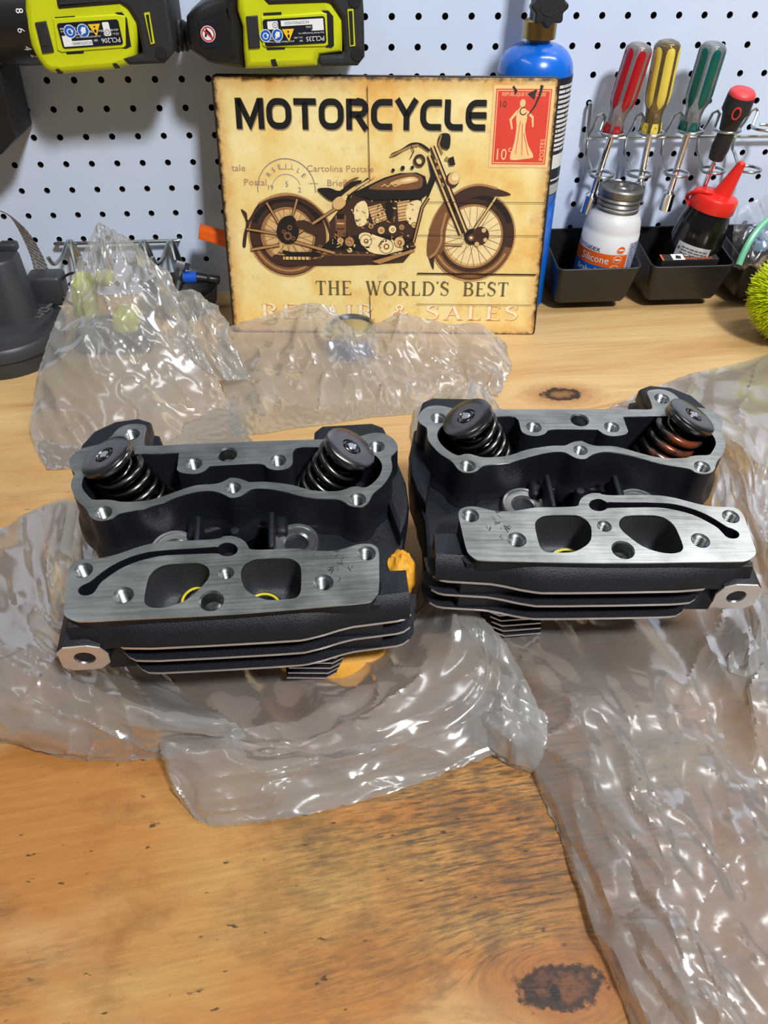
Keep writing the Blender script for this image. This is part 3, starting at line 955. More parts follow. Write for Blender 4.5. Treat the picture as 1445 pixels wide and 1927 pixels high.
AR['bar'] = [(160.1, 169.5), (165.3, 170.1), (179.2, 178.2), (186.2, 179.3), (195.6, 174.1), (196.7, 175.7), (188.4, 180.9), (179.1, 180.9), (169.9, 175.5), (161.8, 172.2)]
AR['lamp'] = [(223.5, 154.8)]
AR['lampb'] = [(215.8, 155.9)]
AR['horn'] = [(205.6, 187.9), (211.3, 189.5), (215.4, 186.9), (214.8, 176.4), (208.3, 177.4), (204.1, 180.5)]
AR['brk'] = [(213.4, 167.8), (219.2, 170.0), (221.3, 162.5), (216.1, 161.9)]
AR['frameline'] = [(197.0, 133.5), (191.3, 124.4), (188.1, 110.6), (183.7, 91.8)]
AR['headtube'] = [(194.6, 170.9), (201.9, 163.4), (204.7, 152.5), (197.0, 133.5), (193.3, 138.0), (198.7, 153.6)]
AR['eng1'] = [(139.2, 124.3), (151.7, 127.6), (158.6, 113.7), (144.9, 108.1)]
AR['eng2'] = [(167.2, 128.8), (179.1, 131.1), (178.3, 112.9), (168.6, 111.6)]
AR['case'] = [(133.4, 98.1), (140.3, 100.4), (147.2, 98.2), (157.6, 93.8), (164.0, 95.0), (150.5, 91.6), (161.5, 95.2), (170.2, 91.7), (170.3, 83.4), (155.5, 81.4), (158.9, 81.5), (142.6, 83.6), (134.5, 91.4)]
AR['engbg'] = [(120.0, 132.7), (163.5, 135.1), (155.1, 132.1), (191.1, 133.5), (189.3, 110.6), (183.7, 91.8), (186.3, 87.1), (174.2, 72.5), (155.6, 71.2), (147.3, 70.0), (112.1, 70.9), (92.1, 69.6), (92.3, 76.4), (100.6, 81.0), (104.3, 86.7), (101.4, 109.9), (113.1, 124.1)]
AR['exh'] = [(46.9, 79.5), (84.1, 75.2), (147.3, 76.9), (147.3, 70.6), (81.5, 68.3), (46.3, 70.3)]
AR['strut1'] = [(65.2, 96.4), (115.4, 127.3)]
AR['strut2'] = [(66.2, 92.0), (106.4, 81.1)]
AR['strut3'] = [(55.2, 104.1), (41.8, 127.8)]
AR['strut4'] = [(64.8, 111.8), (71.4, 131.2)]
AR['strut5'] = [(20.7, 103.3), (52.6, 98.6)]
AR['strut6'] = [(23.3, 83.8), (52.1, 88.5)]
AR['fstrut'] = [(240.9, 101.7), (261.7, 134.6)]
AR['fstrut2'] = [(214.6, 90.3), (231.8, 89.8)]
AR['fpedal'] = [(143.1, 73.5), (185.1, 85.9), (185.8, 83.5), (150.6, 71.1)]
AR['box'] = [(107.3, 116.5), (118.1, 116.6), (117.2, 96.9), (108.0, 96.8)]
AR['line'] = [(188.2, 62.3), (307.3, 62.0), (138.9, 227.0), (141.0, 147.3), (140.9, 39.7), (142.1, 8.8), (197.2, 129.6), (308.9, 129.9), (188.4, 99.0), (307.2, 99.3)]
AR['postmark'] = [(60.8, 142.7), (62.0, 166.4), (86.6, 142.9)]
AR['txt'] = [(7.0, 156.3), (44.8, 156.6), (116.5, 158.7), (13.3, 145.0), (61.0, 146.4), (102.4, 147.2)]


# ------------------------------------------------------------------ the printed tin sign
SO = Vector((0.1852, -0.1020, T))
SX = Vector((0.9959, -0.0903, 0.0)).normalized()
SY = Vector((0.0149, 0.1644, 0.9863)).normalized()
SW, SH = 310.9, 234.6


def sign():
    M = frame(SO + SX.cross(SY) * 0.0006, SX, SY) @ Matrix.Diagonal((0.001, 0.001, 0.001, 1))
    t = thing('tin_sign', 'old-style tin sign with a sepia motorcycle and MOTORCYCLE lettering, leaning by the pegboard', 'sign', mat=frame(SO, SX, SY))
    # tin plate with rolled edge
    m = NT('aged_postcard_tin')
    v = m.coord()
    n1 = m.noise(v, 16, 5, 0.6)
    n2 = m.noise(v, 55, 4, 0.6)
    c = m.ramp(n1, [(0.30, srgb(228, 176, 92)), (0.45, srgb(236, 206, 130)), (0.60, srgb(240, 222, 158)), (0.75, srgb(228, 180, 108))])
    c = m.mix(m.ramp(n2, [(0.58, 0.0), (0.75, 0.35)]), c, srgb(196, 120, 60))
    sp = m.n('SeparateXYZ', {0: v})
    ex = m.math('MINIMUM', sp.outputs[0], m.math('SUBTRACT', SW / 1000, sp.outputs[0]))
    ey = m.math('MINIMUM', sp.outputs[1], m.math('SUBTRACT', SH / 1000, sp.outputs[1]))
    e = m.math('ADD', m.math('MINIMUM', ex, ey), m.math('MULTIPLY', m.math('SUBTRACT', m.noise(v, 130, 4, 0.7), 0.5), 0.010))
    c = m.mix(m.ramp(e, [(0.004, 0.5), (0.014, 0.0)]), c, srgb(198, 128, 48))
    c = m.mix(m.ramp(e, [(0.0005, 1.0), (0.0035, 0.0)]), c, srgb(40, 26, 18))
    tin = m.principled(c, 0.45, 0, m.bump(m.noise(v, 700, 2), 0.15, 0.0003))
    mb = MB().flat([rrect(SW, SH, 4, 4, SW / 2, SH / 2)], half=1.6, bev=0.9, M=M @ Matrix.Translation((0, 0, -1.9)))
    mb.build('plate', tin, t, label='aged cream and yellow tin plate with rusty dark edges')
    mb = MB().tube([M @ Vector((x, y, -2.0)) for x, y in rrect(SW + 0.5, SH + 0.5, 4, 4, SW / 2, SH / 2)], 0.0013, 6, closed=True)
    mb.build('rim', plain('rusty_rim', srgb(46, 32, 24), 0.5, 0, 0.5, 200), t)

    Z = lambda z: M @ Matrix.Translation((0, 0, z))
    ink = lambda nm, r, g, b: plain(nm, srgb(r, g, b), 0.5, 0, 0.18, 160)
    K, BR, MD, TN, LT, CRM = ink('print_black', 26, 18, 14), ink('print_umber', 62, 38, 24), ink('print_brown', 118, 78, 46), ink('print_tan', 172, 124, 74), ink('print_sand', 214, 172, 112), ink('print_cream', 236, 210, 152)
    halo = ink('print_halo', 186, 140, 84)
    mats = [K, BR, MD, TN, LT, CRM, halo]
    mb = MB()
    lay = [0.0]

    def put(loops, m):
        lay[0] += 0.006
        mb.flat(loops, m=m, M=Z(0.02 + lay[0]))

    def ln(pts, w, m, closed=False): put(stroke(pts, w, closed), m)

    def tr(poly, k=3): return [(p.x, p.y) for p in smoothline([(x, y, 0) for x, y in poly], k, closed=True)]

    def wheel(cx, cy, R, ri, back):
        put([circ(R + 1.6, 48, cx, cy, R + 2.2), circ(ri, 40, cx, cy)], 6)
        put([circ(R, 48, cx, cy, R + 0.6), circ(ri, 40, cx, cy)], 1)
        put([arc(cx, cy, R - 0.6, 200, 345, 24) + arc(cx, cy, R - 7, 345, 200, 24)], 2)
        put([arc(cx, cy, R - 3, 205, 335, 24) + arc(cx, cy, R - 5, 335, 205, 24)], 3)
        put([arc(cx, cy, R - 1, 20, 160, 24) + arc(cx, cy, R - 6, 160, 20, 24)], 0)
        put([circ(ri + 1.6, 40, cx, cy), circ(ri + 0.4, 40, cx, cy)], 3)
        put([circ(ri, 40, cx, cy)], 4 if not back else 3)
        put([circ(ri - 1.5, 40, cx + 1, cy + 1)], 5 if not back else 4)
        for k in range(26):
            a = 2 * pi * k / 26
            b = a + (0.45 if k % 2 else -0.45)
            ln([(cx + 6 * cos(b), cy + 6 * sin(b)), (cx + (ri - 0.3) * cos(a), cy + (ri - 0.3) * sin(a))], 0.45, 2)

    RW, FW = (60.7, 97.0), (241.2, 97.6)
    put([tr([(20, 120), (60, 140), (110, 140), (150, 158), (190, 164), (215, 196), (226, 170), (240, 146), (282, 132), (290, 95), (270, 60), (230, 56), (190, 68), (140, 62), (70, 52), (30, 66)])], 6) if False else None
    wheel(RW[0], RW[1], 37.5, 25.0, True)
    wheel(FW[0], FW[1], 41.0, 28.5, False)
    put([tr(AR['rfender'])], 1)
    put([stroke([(x, y) for x, y in smoothline_xy(AR['rfender'][3:10])], 1.6)[0]], 3)
    put([tr(AR['ffender'])], 1)
    put([stroke([(x, y) for x, y in smoothline_xy([AR['ffender'][i] for i in (1, 2, 3, 4, 5, 6, 7)])], 2.0)[0]], 3)
    put([tr([AR['ffender'][i] for i in (5, 6, 7, 8, 9, 12, 13, 14, 15, 16)])], 2)
    ln([(215, 120), (211, 104), (211, 92), (206, 82), (200, 77)], 2.0, 3)
    # engine mass
    put([AR['engbg']], 1)
    put([[(93, 86), (104, 84), (150, 82), (178, 88), (184, 95), (150, 100), (104, 96)]], 0)
    put([tr(AR['exh'], 2)], 1)
    ln([(50, 81), (84, 79.5), (146, 79.5)], 1.6, 2)
    put([AR['box']], 2)
    put([[(109, 118), (116, 118), (116, 113), (109, 113)]], 0)
    ln([(109, 109), (116, 109)], 1.2, 4)
    ln([(109, 104), (116, 104)], 1.0, 0)
    for e in (AR['eng1'], AR['eng2']):
        put([e], 4)
        for k in range(6):
            f = (k + 0.5) / 6
            a = (e[0][0] + (e[3][0] - e[0][0]) * f, e[0][1] + (e[3][1] - e[0][1]) * f)
            b = (e[1][0] + (e[2][0] - e[1][0]) * f, e[1][1] + (e[2][1] - e[1][1]) * f)
            ln([a, b], 0.7, 2)
    put([tr([(126, 124), (136, 130), (140, 118), (136, 108), (128, 108)])], 5)
    put([tr([(178, 128), (190, 130), (188, 112), (181, 108), (176, 116)])], 5)
    put([tr([(156, 128), (164, 128), (162, 114), (158, 112)])], 0)
    put([tr([(130, 96), (136, 101), (150, 97), (160, 94), (172, 91), (172, 82), (156, 80), (140, 83)])], 5)
    for x, y, r, c in ((137, 93, 5.5, 5), (157, 88, 6.5, 5), (170, 92, 5.0, 4), (152, 103, 3.4, 4), (163, 104, 3.6, 5), (172, 106, 2.6, 3), (142, 107, 2.6, 3), (121, 92, 4.4, 3), (121, 84, 2.2, 5), (112, 93, 3.0, 4), (148, 112, 2.2, 5), (184, 108, 2.4, 4)):
        put([circ(r + 0.6, 20, x, y)], 1)
        put([circ(r, 20, x, y)], c)
        put([circ(r * 0.45, 14, x + 0.3, y - 0.3), circ(r * 0.25, 12, x + 0.3, y - 0.3)], 2)
    rr = random.Random(3)
    for k in range(70):
        x, y = rr.uniform(122, 188), rr.uniform(80, 132)
        a = rr.uniform(0, pi); l = rr.uniform(1.0, 4.5)
        ln([(x, y), (x + l * cos(a), y + l * sin(a)), (x + l * cos(a) + rr.uniform(-1, 2), y + l * sin(a) + rr.uniform(-1, 1))], rr.uniform(0.4, 1.1), rr.choice((0, 0, 1, 5, 5, 3)))
    for k in range(26):
        x, y = rr.uniform(104, 126), rr.uniform(80, 100)
        a = rr.uniform(0, pi); l = rr.uniform(1.0, 3.5)
        ln([(x, y), (x + l * cos(a), y + l * sin(a))], rr.uniform(0.5, 1.1), rr.choice((0, 3, 4, 4)))
    # frame, struts
    for nm, w, c in (('strut1', 2.2, 3), ('strut2', 2.4, 3), ('strut3', 1.8, 3), ('strut4', 1.7, 3), ('strut5', 1.8, 3), ('strut6', 2.2, 3)):
        ln(AR[nm], w + 1.0, 0)
        ln(AR[nm], w, c)
    put([tr([(54, 112), (66, 116), (72, 104), (68, 92), (58, 90), (50, 98)], 3)], 0)
    for x, y, r in ((60.7, 97, 4), (63, 105, 2.4), (57, 101, 2.0), (66, 95, 2.0)):
        put([circ(r, 18, x, y)], 2); put([circ(r * 0.5, 14, x, y)], 0)
    put([tr([(68, 110), (78, 112), (88, 106), (90, 98), (82, 100), (74, 104)], 3)], 1)
    put([tr([(55, 84), (64, 82), (90, 82), (90, 78), (60, 78)], 2)], 0)
    ln([(55, 76), (82, 76)], 3.0, 4)
    for k in range(7): ln([(57 + 4 * k, 77.6), (57 + 4 * k, 74.4)], 0.8, 0)
    ln(AR['frameline'], 3.6, 0)
    ln(AR['frameline'], 1.6, 3)
    put([AR['headtube']], 0)
    put([AR['fpedal']], 3)
    ln([(143, 76), (184, 87)], 1.0, 0)
    # tank
    tank = AR['tank'][:12]
    tank = [tank[i] for i in (0, 1, 2, 4, 5, 6, 7, 8, 9, 10, 11)]
    put([AR['tank'][:3] + AR['tank'][4:12]], 0)
    put([tr([(140, 141), (150, 147), (165, 152.5), (180, 155), (190, 152), (191, 145), (186, 141), (165, 140)], 3)], 2)
    put([tr([(160, 146), (170, 150), (182, 152), (187, 149), (180, 146.5), (168, 145)], 3)], 4)
    put([tr([(170, 148), (178, 150.5), (184, 149.5), (178, 147.8)], 3)], 5)
    ln([(124, 135), (192, 136)], 2.2, 0)
    ln([(152, 143), (155, 145), (158, 143), (161, 145.5), (165, 143.5), (170, 145)], 0.8, 4)
    for x, y, r in ((163, 157.5, 1.6), (172, 159.5, 2.0), (181, 160, 1.6)): put([circ(r, 12, x, y)], 0)
    # seat
    put([tr(AR['seat'])], 0)
    put([tr([(118, 146), (126, 150.5), (131, 151), (124, 147.5), (117, 142.5)], 3)], 2)
    ln([(120, 132), (124, 138), (140, 150)], 2.6, 0)
    ln([(120, 136), (132, 144), (146, 152)], 1.8, 4)
    put([tr([(106, 130), (113, 134), (118, 128), (112, 122), (106, 124)])], 4)
    # fork, bars, lamp
    for a, b, w in (((199, 178), (236.8, 98), 4.6), ((196.5, 170), (230, 100), 4.4)):
        ln([a, b], w, 0)
        ln([a, b], w * 0.42, 4)
    ln(AR['fstrut'], 3.2, 0); ln(AR['fstrut'], 1.8, 4)
    ln(AR['fstrut2'], 2.2, 1); ln(AR['fstrut2'], 1.0, 4)
    for x, y, r, c in ((241, 98, 7.5, 0), (249, 99, 8.5, 1), (252, 104, 2.2, 4), (254, 95, 2.0, 4), (246, 91, 2.2, 4), (240, 97, 3.2, 2), (240, 97, 1.4, 5)):
        put([circ(r, 22, x, y)], c)
    put([tr(AR['bar'])], 0)
    ln([AR['bar'][0], AR['bar'][2], AR['bar'][3]], 1.6, 3)
    ln([(179, 179), (182, 174), (179, 168)], 0.9, 1)
    put([tr(AR['horn'])], 0)
    ln([(207, 188), (205, 180), (209, 172)], 1.4, 3)
    put([AR['brk']], 0)
    put([circ(5.6, 20, 187.5, 166), circ(3.0, 16, 187.5, 166)], 1)
    put([circ(6.6, 28, 219.2, 149.5)], 1)
    put([circ(5.6, 28, 220.6, 150.8)], 4)
    put([circ(3.4, 20, 221.8, 152.2)], 5)
    for x, y in ((205, 160), (207, 152), (210, 145), (203, 166), (213, 168)): put([circ(1.8, 12, x, y)], 3)
    L = AR['line']
    for a, b, w in ((0, 1, 1.3), (2, 3, 0.7), (4, 5, 0.7), (6, 7, 0.5), (8, 9, 0.5)): ln([L[a], L[b]], w, 0) if a == 0 else ln([L[a], L[b]], w, 1)
    ln([(188, 31.5), (306, 31.5)], 0.5, 1)
    mb.build('motorcycle_print', mats, t, smooth=0, label='sepia print of a vintage motorcycle seen from its right side')

    # title lettering, drawn stroke by stroke (unit height 1, widths in em)
    def R_(pts, w, closed=False): return (pts, w, closed)
    W = 0.215
    h = W / 2
    ob = lambda wd: rrect(wd - W, 1 - W, 0.30, 6, wd / 2, 0.5)
    cc = lambda wd: ([(wd - h * 0.2, 1 - h), (0.36 + h, 1 - h)] + arc(0.30 + h, 0.70 - h, 0.30, 90, 180, 6) + arc(0.30 + h, 0.30 + h, 0.30, 180, 270, 6) + [(0.36 + h, h), (wd - h * 0.2, h)])
    G = {
        'M': (1.06, [R_([(h, 0), (h, 1)], W), R_([(h + .02, 0.95), (0.53, 0.16), (1.06 - h - .02, 0.95)], W), R_([(1.06 - h, 0), (1.06 - h, 1)], W)]),
        'O': (0.94, [R_(ob(0.94), W, True)]),
        'T': (0.84, [R_([(0, 1 - h), (0.84, 1 - h)], W), R_([(0.42, 0), (0.42, 1 - h)], W)]),
        'R': (0.84, [R_([(h, 0), (h, 1)], W), R_([(h, 1 - h), (0.52, 1 - h)] + arc(0.52, 0.70, 0.205, 90, -90, 8) + [(h, 0.495)], W), R_([(0.40, 0.48), (0.76, 0)], W)]),
        'C': (0.82, [R_(cc(0.82), W)]),
        'Y': (0.84, [R_([(0.06, 1.0), (0.42, 0.48)], W), R_([(0.78, 1.0), (0.42, 0.48)], W), R_([(0.42, 0), (0.42, 0.52)], W)]),
        'L': (0.70, [R_([(h, 1.0), (h, 0.45)] + arc(h + 0.25, 0.25 + h, 0.25, 180, 270, 6) + [(0.70, h)], W)]),
        'E': (0.78, [R_(cc(0.78), W), R_([(h, 0.5), (0.78, 0.5)], W)]),
    }

    def write(G, s, x0, y0, x1, hgt, m, name, mats, gap, z, label=None, spacew=0.5):
        tot = sum(G[c][0] if c != ' ' else spacew for c in s) + gap * (len(s) - 1)
        k = (x1 - x0) / tot
        mb = MB()
        x = x0
        for c in s:
            if c == ' ':
                x += (spacew + gap) * k
                continue
            wd, st = G[c]
            for pts, w, cl in st:
                q = [(a * hgt, b * hgt) for a, b in pts]
                for lp in [stroke(q, w * hgt if not isinstance(w, list) else [ww * hgt for ww in w], cl)]:
                    lp = [[(x + a * k / hgt, y0 + b) for a, b in l] for l in lp]
                    mb.flat(lp, m=m, M=Z(z))
            x += (wd + gap) * k
        return mb.build(name, mats, t, smooth=0, label=label)

    write(G, 'MOTORCYCLE', 19.2, 190.4, 248.2, 25.6, 0, 'lettering', plain('letter_drop_shade', srgb(150, 126, 92), 0.5), 0.10, 0.02)
    write(G, 'MOTORCYCLE', 18.4, 191.4, 247.6, 25.6, 0, 'lettering', plain('letter_black', srgb(22, 20, 18), 0.4), 0.10, 0.06, 'bold black MOTORCYCLE lettering')

    # serif lettering
    A_, B_ = 0.16, 0.06

    def sf(x, y, w=0.22): return ([(x - w / 2, y), (x + w / 2, y)], 0.05, False)
    vb = lambda x: [([(x, 0.0), (x, 1.0)], A_, False), sf(x, 0.025, .30), sf(x, 0.975, .30)]
    S = {
        'T': (0.74, vb(0.37)[:2] + [([(0.03, 0.96), (0.71, 0.96)], B_, False), ([(0.05, 0.98), (0.05, 0.78)], 0.05, False), ([(0.69, 0.98), (0.69, 0.78)], 0.05, False)]),
        'H': (0.84, vb(0.17) + vb(0.67) + [([(0.17, 0.5), (0.67, 0.5)], B_, False)]),
        'E': (0.70, vb(0.17) + [([(0.17, 0.97), (0.64, 0.97)], B_, False), ([(0.17, 0.52), (0.50, 0.52)], B_, False), ([(0.17, 0.03), (0.66, 0.03)], B_, False), ([(0.62, 1.0), (0.62, 0.82)], .05, False), ([(0.64, 0.0), (0.64, 0.20)], .05, False)]),
        'W': (1.12, [([(0.12, 1), (0.36, 0)], A_, False), ([(0.36, 0.02), (0.56, 0.95)], B_, False), ([(0.50, 1), (0.76, 0)], A_, False), ([(0.76, 0.02), (1.0, 1)], B_, False), sf(.12, .975, .26), sf(.5, .975, .2), sf(1.0, .975, .24)]),
        'O': (0.90, [(circ(0.36, 28, 0.45, 0.5, 0.47), [0.06 + 0.11 * abs(cos(2 * pi * i / 28)) for i in range(28)], True)]),
        'R': (0.80, vb(0.17) + [([(0.17, 0.97), (0.42, 0.97)] + arc(0.42, 0.74, 0.22, 90, -90, 8) + [(0.17, 0.51)], [.06, .06] + [.06 + .08 * sin(pi * i / 8) for i in range(9)] + [.06], False), ([(0.36, 0.52), (0.68, 0.03)], A_, False), sf(.70, .025, .2)]),
        'L': (0.66, vb(0.17) + [([(0.17, 0.03), (0.62, 0.03)], B_, False), ([(0.60, 0.0), (0.60, 0.24)], .05, False)]),
        'D': (0.86, vb(0.17) + [([(0.17, 0.97), (0.38, 0.97)] + arc(0.38, 0.5, 0.40, 90, -90, 12, 0.47) + [(0.17, 0.03)], [.06, .06] + [.06 + .09 * sin(pi * i / 12) for i in range(13)] + [.06], False)]),
        "'": (0.18, [([(0.09, 1.0), (0.09, 0.86)], 0.12, False)]),
        'S': (0.62, [(arc(0.31, 0.74, 0.21, 20, 200, 10, 0.23) + arc(0.31, 0.27, 0.23, 80, -160, 14, 0.24), [.06 + .09 * (0 if i < 4 else 1 if i < 16 else 0) for i in range(26)], False), ([(0.53, 0.98), (0.53, 0.74)], .04, False), ([(0.08, 0.02), (0.08, 0.28)], .04, False)]),
        'B': (0.76, vb(0.17) + [([(0.17, 0.97), (0.40, 0.97)] + arc(0.40, 0.75, 0.20, 90, -90, 8) + [(0.17, 0.53)], [.06, .06] + [.06 + .08 * sin(pi * i / 8) for i in range(9)] + [.06], False), ([(0.17, 0.53), (0.42, 0.53)] + arc(0.42, 0.28, 0.24, 90, -90, 8) + [(0.17, 0.03)], [.06, .06] + [.06 + .09 * sin(pi * i / 8) for i in range(9)] + [.06], False)]),
        'P': (0.72, vb(0.17) + [([(0.17, 0.97), (0.42, 0.97)] + arc(0.42, 0.72, 0.24, 90, -90, 8) + [(0.17, 0.47)], [.06, .06] + [.06 + .09 * sin(pi * i / 8) for i in range(9)] + [.06], False)]),
        'A': (0.90, [([(0.12, 0), (0.44, 1)], B_, False), ([(0.44, 1), (0.76, 0)], A_, False), ([(0.24, 0.36), (0.62, 0.36)], B_, False), sf(.12, .025, .24), sf(.77, .025, .28)]),
        'I': (0.34, vb(0.17)),
        '&': (0.90, [([(0.80, 0.05), (0.34, 0.66)] + arc(0.42, 0.80, 0.14, 200, -30, 10, 0.17) + [(0.40, 0.56)] + arc(0.34, 0.27, 0.26, 110, 300, 10) + [(0.62, 0.20), (0.78, 0.50)], 0.10, False)]),
    }
    gold = plain('letter_olive', srgb(104, 92, 56), 0.5, 0, 0.25, 200)
    write(S, "THE WORLD'S BEST", 86, 39.6, 281, 14.2, 0, 'lettering', gold, 0.10, 0.05, "olive serif lettering THE WORLD'S BEST", 0.75)
    write(S, 'REPAIR & SALES', 30.0, 14.6, 293.5, 15.0, 0, 'lettering', plain('letter_edge', srgb(222, 120, 60), 0.5), 0.20, 0.03, None, 0.35)
    write(S, 'REPAIR & SALES', 29.3, 15.3, 292.8, 15.0, 0, 'lettering', plain('letter_cream', srgb(244, 226, 190), 0.5), 0.20, 0.06, 'cream serif lettering REPAIR & SALES', 0.35)

    # faded postcard printing and the round postmark
    fade = plain('faded_violet', srgb(176, 132, 112), 0.6)
    mb = MB()
    for s, x, y, sz in (('tale', 10.5, 155.5, 8.2), ('\u2014', 57, 155.5, 8), ('Cartolina Postale', 81, 155.5, 8.2), ('Postal', 21, 143.0, 8.2), ('\u2014', 87 - 4, 143, 8), ('Briefkaart', 106 - 6, 143.0, 8.2)):
        mb.text(s, sz, M=Z(0.02 + 0.01) @ Matrix.Translation((x, y, 0)), ax='LEFT', ay='BOTTOM_BASELINE', sx=1.12)
    mb.build('postcard_text', fade, t, smooth=0, label='faded violet postcard printing')
    pm = plain('postmark_ink', srgb(128, 116, 130), 0.6)
    mb = MB()
    cx, cy = 61.5, 139.0
    mb.flat(stroke(arc(cx, cy, 27.5, -5, 185, 40), 0.7), M=Z(0.04))
    mb.flat(stroke(arc(cx, cy, 14.0, 20, 160, 24), 0.4), M=Z(0.04))
    for k, s in enumerate('RSEILLE'):
        a = radians(140 - 17 * k)
        mb.text(s, 6.0, M=Z(0.04) @ Matrix.Translation((cx + 21 * cos(a), cy + 21 * sin(a), 0)) @ Matrix.Rotation(a - pi / 2, 4, 'Z'))
    for s, x, y in (('5', 62, 144), ('2', 74, 139), ('19', 46, 141)): mb.text(s, 6.5, M=Z(0.04) @ Matrix.Translation((x, y, 0)))
    mb.build('postmark', pm, t, smooth=0)

    # postage stamp: plain draped figure of no particular design
    red, crm = plain('stamp_red', srgb(218, 62, 42), 0.5, 0, 0.1, 90), plain('stamp_cream', srgb(240, 196, 132), 0.5, 0, 0.1, 90)
    x0, y0, x1, y1 = 255.2, 163.2, 305.4, 226.0
    mb = MB()
    edge = []
    n = 22
    for a, b, c, d in ((x0 - 3, y0 - 3, x1 + 3, y0 - 3), (x1 + 3, y0 - 3, x1 + 3, y1 + 3), (x1 + 3, y1 + 3, x0 - 3, y1 + 3), (x0 - 3, y1 + 3, x0 - 3, y0 - 3)):
        for k in range(n * 2):
            f = k / (n * 2)
            o = 0.6 if k % 2 else 0
            edge.append((a + (c - a) * f + (o if a == c and a < 280 else -o if a == c else 0), b + (d - b) * f + (o if b == d and b < 200 else -o if b == d else 0)))
    mb.flat([edge], m=1, M=Z(0.03))
    mb.flat([[(x0, y0), (x1, y0), (x1, y1), (x0, y1)]], m=0, M=Z(0.05))
    mb.flat([[(x0 + 1, y0 + 1), (x1 - 1, y0 + 1), (x1 - 1, y1 - 1), (x0 + 1, y1 - 1)], [(x0 + 1.7, y0 + 1.7), (x1 - 1.7, y0 + 1.7), (x1 - 1.7, y1 - 1.7), (x0 + 1.7, y1 - 1.7)]], m=1, M=Z(0.06))
    q = Z(0.07)
    mb.flat([circ(2.6, 16, 280, 214.5, 3.2)], m=1, M=q)
    mb.flat([tr([(277.5, 211), (282.5, 211), (285, 203), (284, 193), (288, 180), (294, 170), (286, 168), (276, 167), (272, 169), (275, 182), (276, 194), (275, 204)], 3)], m=1, M=q)
    mb.flat(stroke([(276, 208), (270, 201), (272, 193)], [2.4, 2.0, 1.4]), m=1, M=q)
    mb.flat(stroke([(284, 208), (290, 203), (291, 195)], [2.4, 2.0, 1.4]), m=1, M=q)
    for a in ((279, 200, 277, 172), (281, 198, 283, 171), (283, 190, 289, 171)):
        mb.flat(stroke([(a[0], a[1]), (a[2], a[3])], 0.6), m=0, M=Z(0.08))
    mb.text('10', 14, 1, Z(0.07) @ Matrix.Translation((257.2, 167, 0)), ax='LEFT', ay='BOTTOM_BASELINE', sx=0.85)
    mb.text('c', 7.5, 1, Z(0.07) @ Matrix.Translation((269.6, 174, 0)), ax='LEFT', ay='BOTTOM_BASELINE')
    mb.text('POSTES', 5.6, 1, Z(0.07) @ Matrix.Translation((303.2, 166.5, 0)) @ Matrix.Rotation(pi / 2, 4, 'Z'), ax='LEFT', ay='BOTTOM_BASELINE')
    mb.text('REPUBLIQUE FRANCAISE', 4.2, 1, Z(0.07) @ Matrix.Translation((280.3, 220.2, 0)), ay='BOTTOM_BASELINE', sx=0.86)
    mb.build('stamp_print', [red, crm], t, smooth=0, label='red ten centime postage stamp print with a cream figure')
    mb = MB()
    mb.flat(stroke([(296, 229), (295, 222), (291, 212), (286, 205)], [3, 2.2, 1.6, 1.0]), M=Z(0.12))
    mb.flat([[(283, 222), (292, 226), (290, 217)]], M=Z(0.12))
    mb.flat(stroke([(270, 228), (273, 224), (272, 221)], [2, 2.6, 0.8]), M=Z(0.12))
    mb.text('10', 7.5, 0, Z(0.12) @ Matrix.Translation((258, 211, 0)), ax='LEFT', ay='BOTTOM_BASELINE')
    mb.flat(stroke(arc(281, 208, 3.0, 60, 330, 10), 0.9), M=Z(0.12))
    mb.build('postmark', plain('postmark_black', srgb(50, 32, 28), 0.6), t, smooth=0, label='black ink cancellation over the stamp')


def smoothline_xy(pts):
    return [(p.x, p.y) for p in smoothline([(x, y, 0) for x, y in pts], 3)]


sign()


# ------------------------------------------------------------------ cordless tools hanging on the pegboard
def traced(scale, ox, oy, pts, y):
    """crop pixels -> (x, z) on the upright plane at depth y"""
    out = []
    for px, py in pts:
        p = at_y(px / scale + ox, py / scale + oy, y)
        out.append((p.x, p.z))
    return out


UP = lambda y: Matrix(((1, 0, 0, 0), (0, 0, -1, y), (0, 1, 0, 0), (0, 0, 0, 1)))     # 2D (x, z) -> plane facing the viewer at depth y


def slab(mb, loops, y0, y1, bev=0.0, m=0, segs=3):
    """outline in (x, z) extruded from y0 (front) to y1 (back)"""
    mb.flat(loops, half=abs(y1 - y0) / 2, bev=bev, m=m, M=UP((y0 + y1) / 2), segs=segs)


YF = -0.083
INKW, INKB, INKY = MAT['white_ink'], plain('sticker_blue', srgb(28, 92, 190), 0.45), plain('sticker_yellow', srgb(246, 196, 24), 0.45)
STK = plain('sticker_black', srgb(24, 26, 38), 0.35)
INKR = plain('sticker_red', srgb(210, 44, 52), 0.45)


def label_frame(scale, ox, oy, corners, y):
    """corner order in the photo: left top, right top, right bottom, left bottom; the print reads upside down"""
    q = [Vector((a, y, b)) for a, b in traced(scale, ox, oy, corners, y)]
    c = sum(q, Vector()) / 4
    ex = ((q[0] - q[1]) + (q[3] - q[2])).normalized()
    w = ((q[0] - q[1]).length + (q[3] - q[2]).length) / 2
    h = ((q[0] - q[3]).length + (q[1] - q[2]).length) / 2
    ey = (q[3] - q[0]) + (q[2] - q[1])
    return frame(c, ex, ey), w * 1000, h * 1000


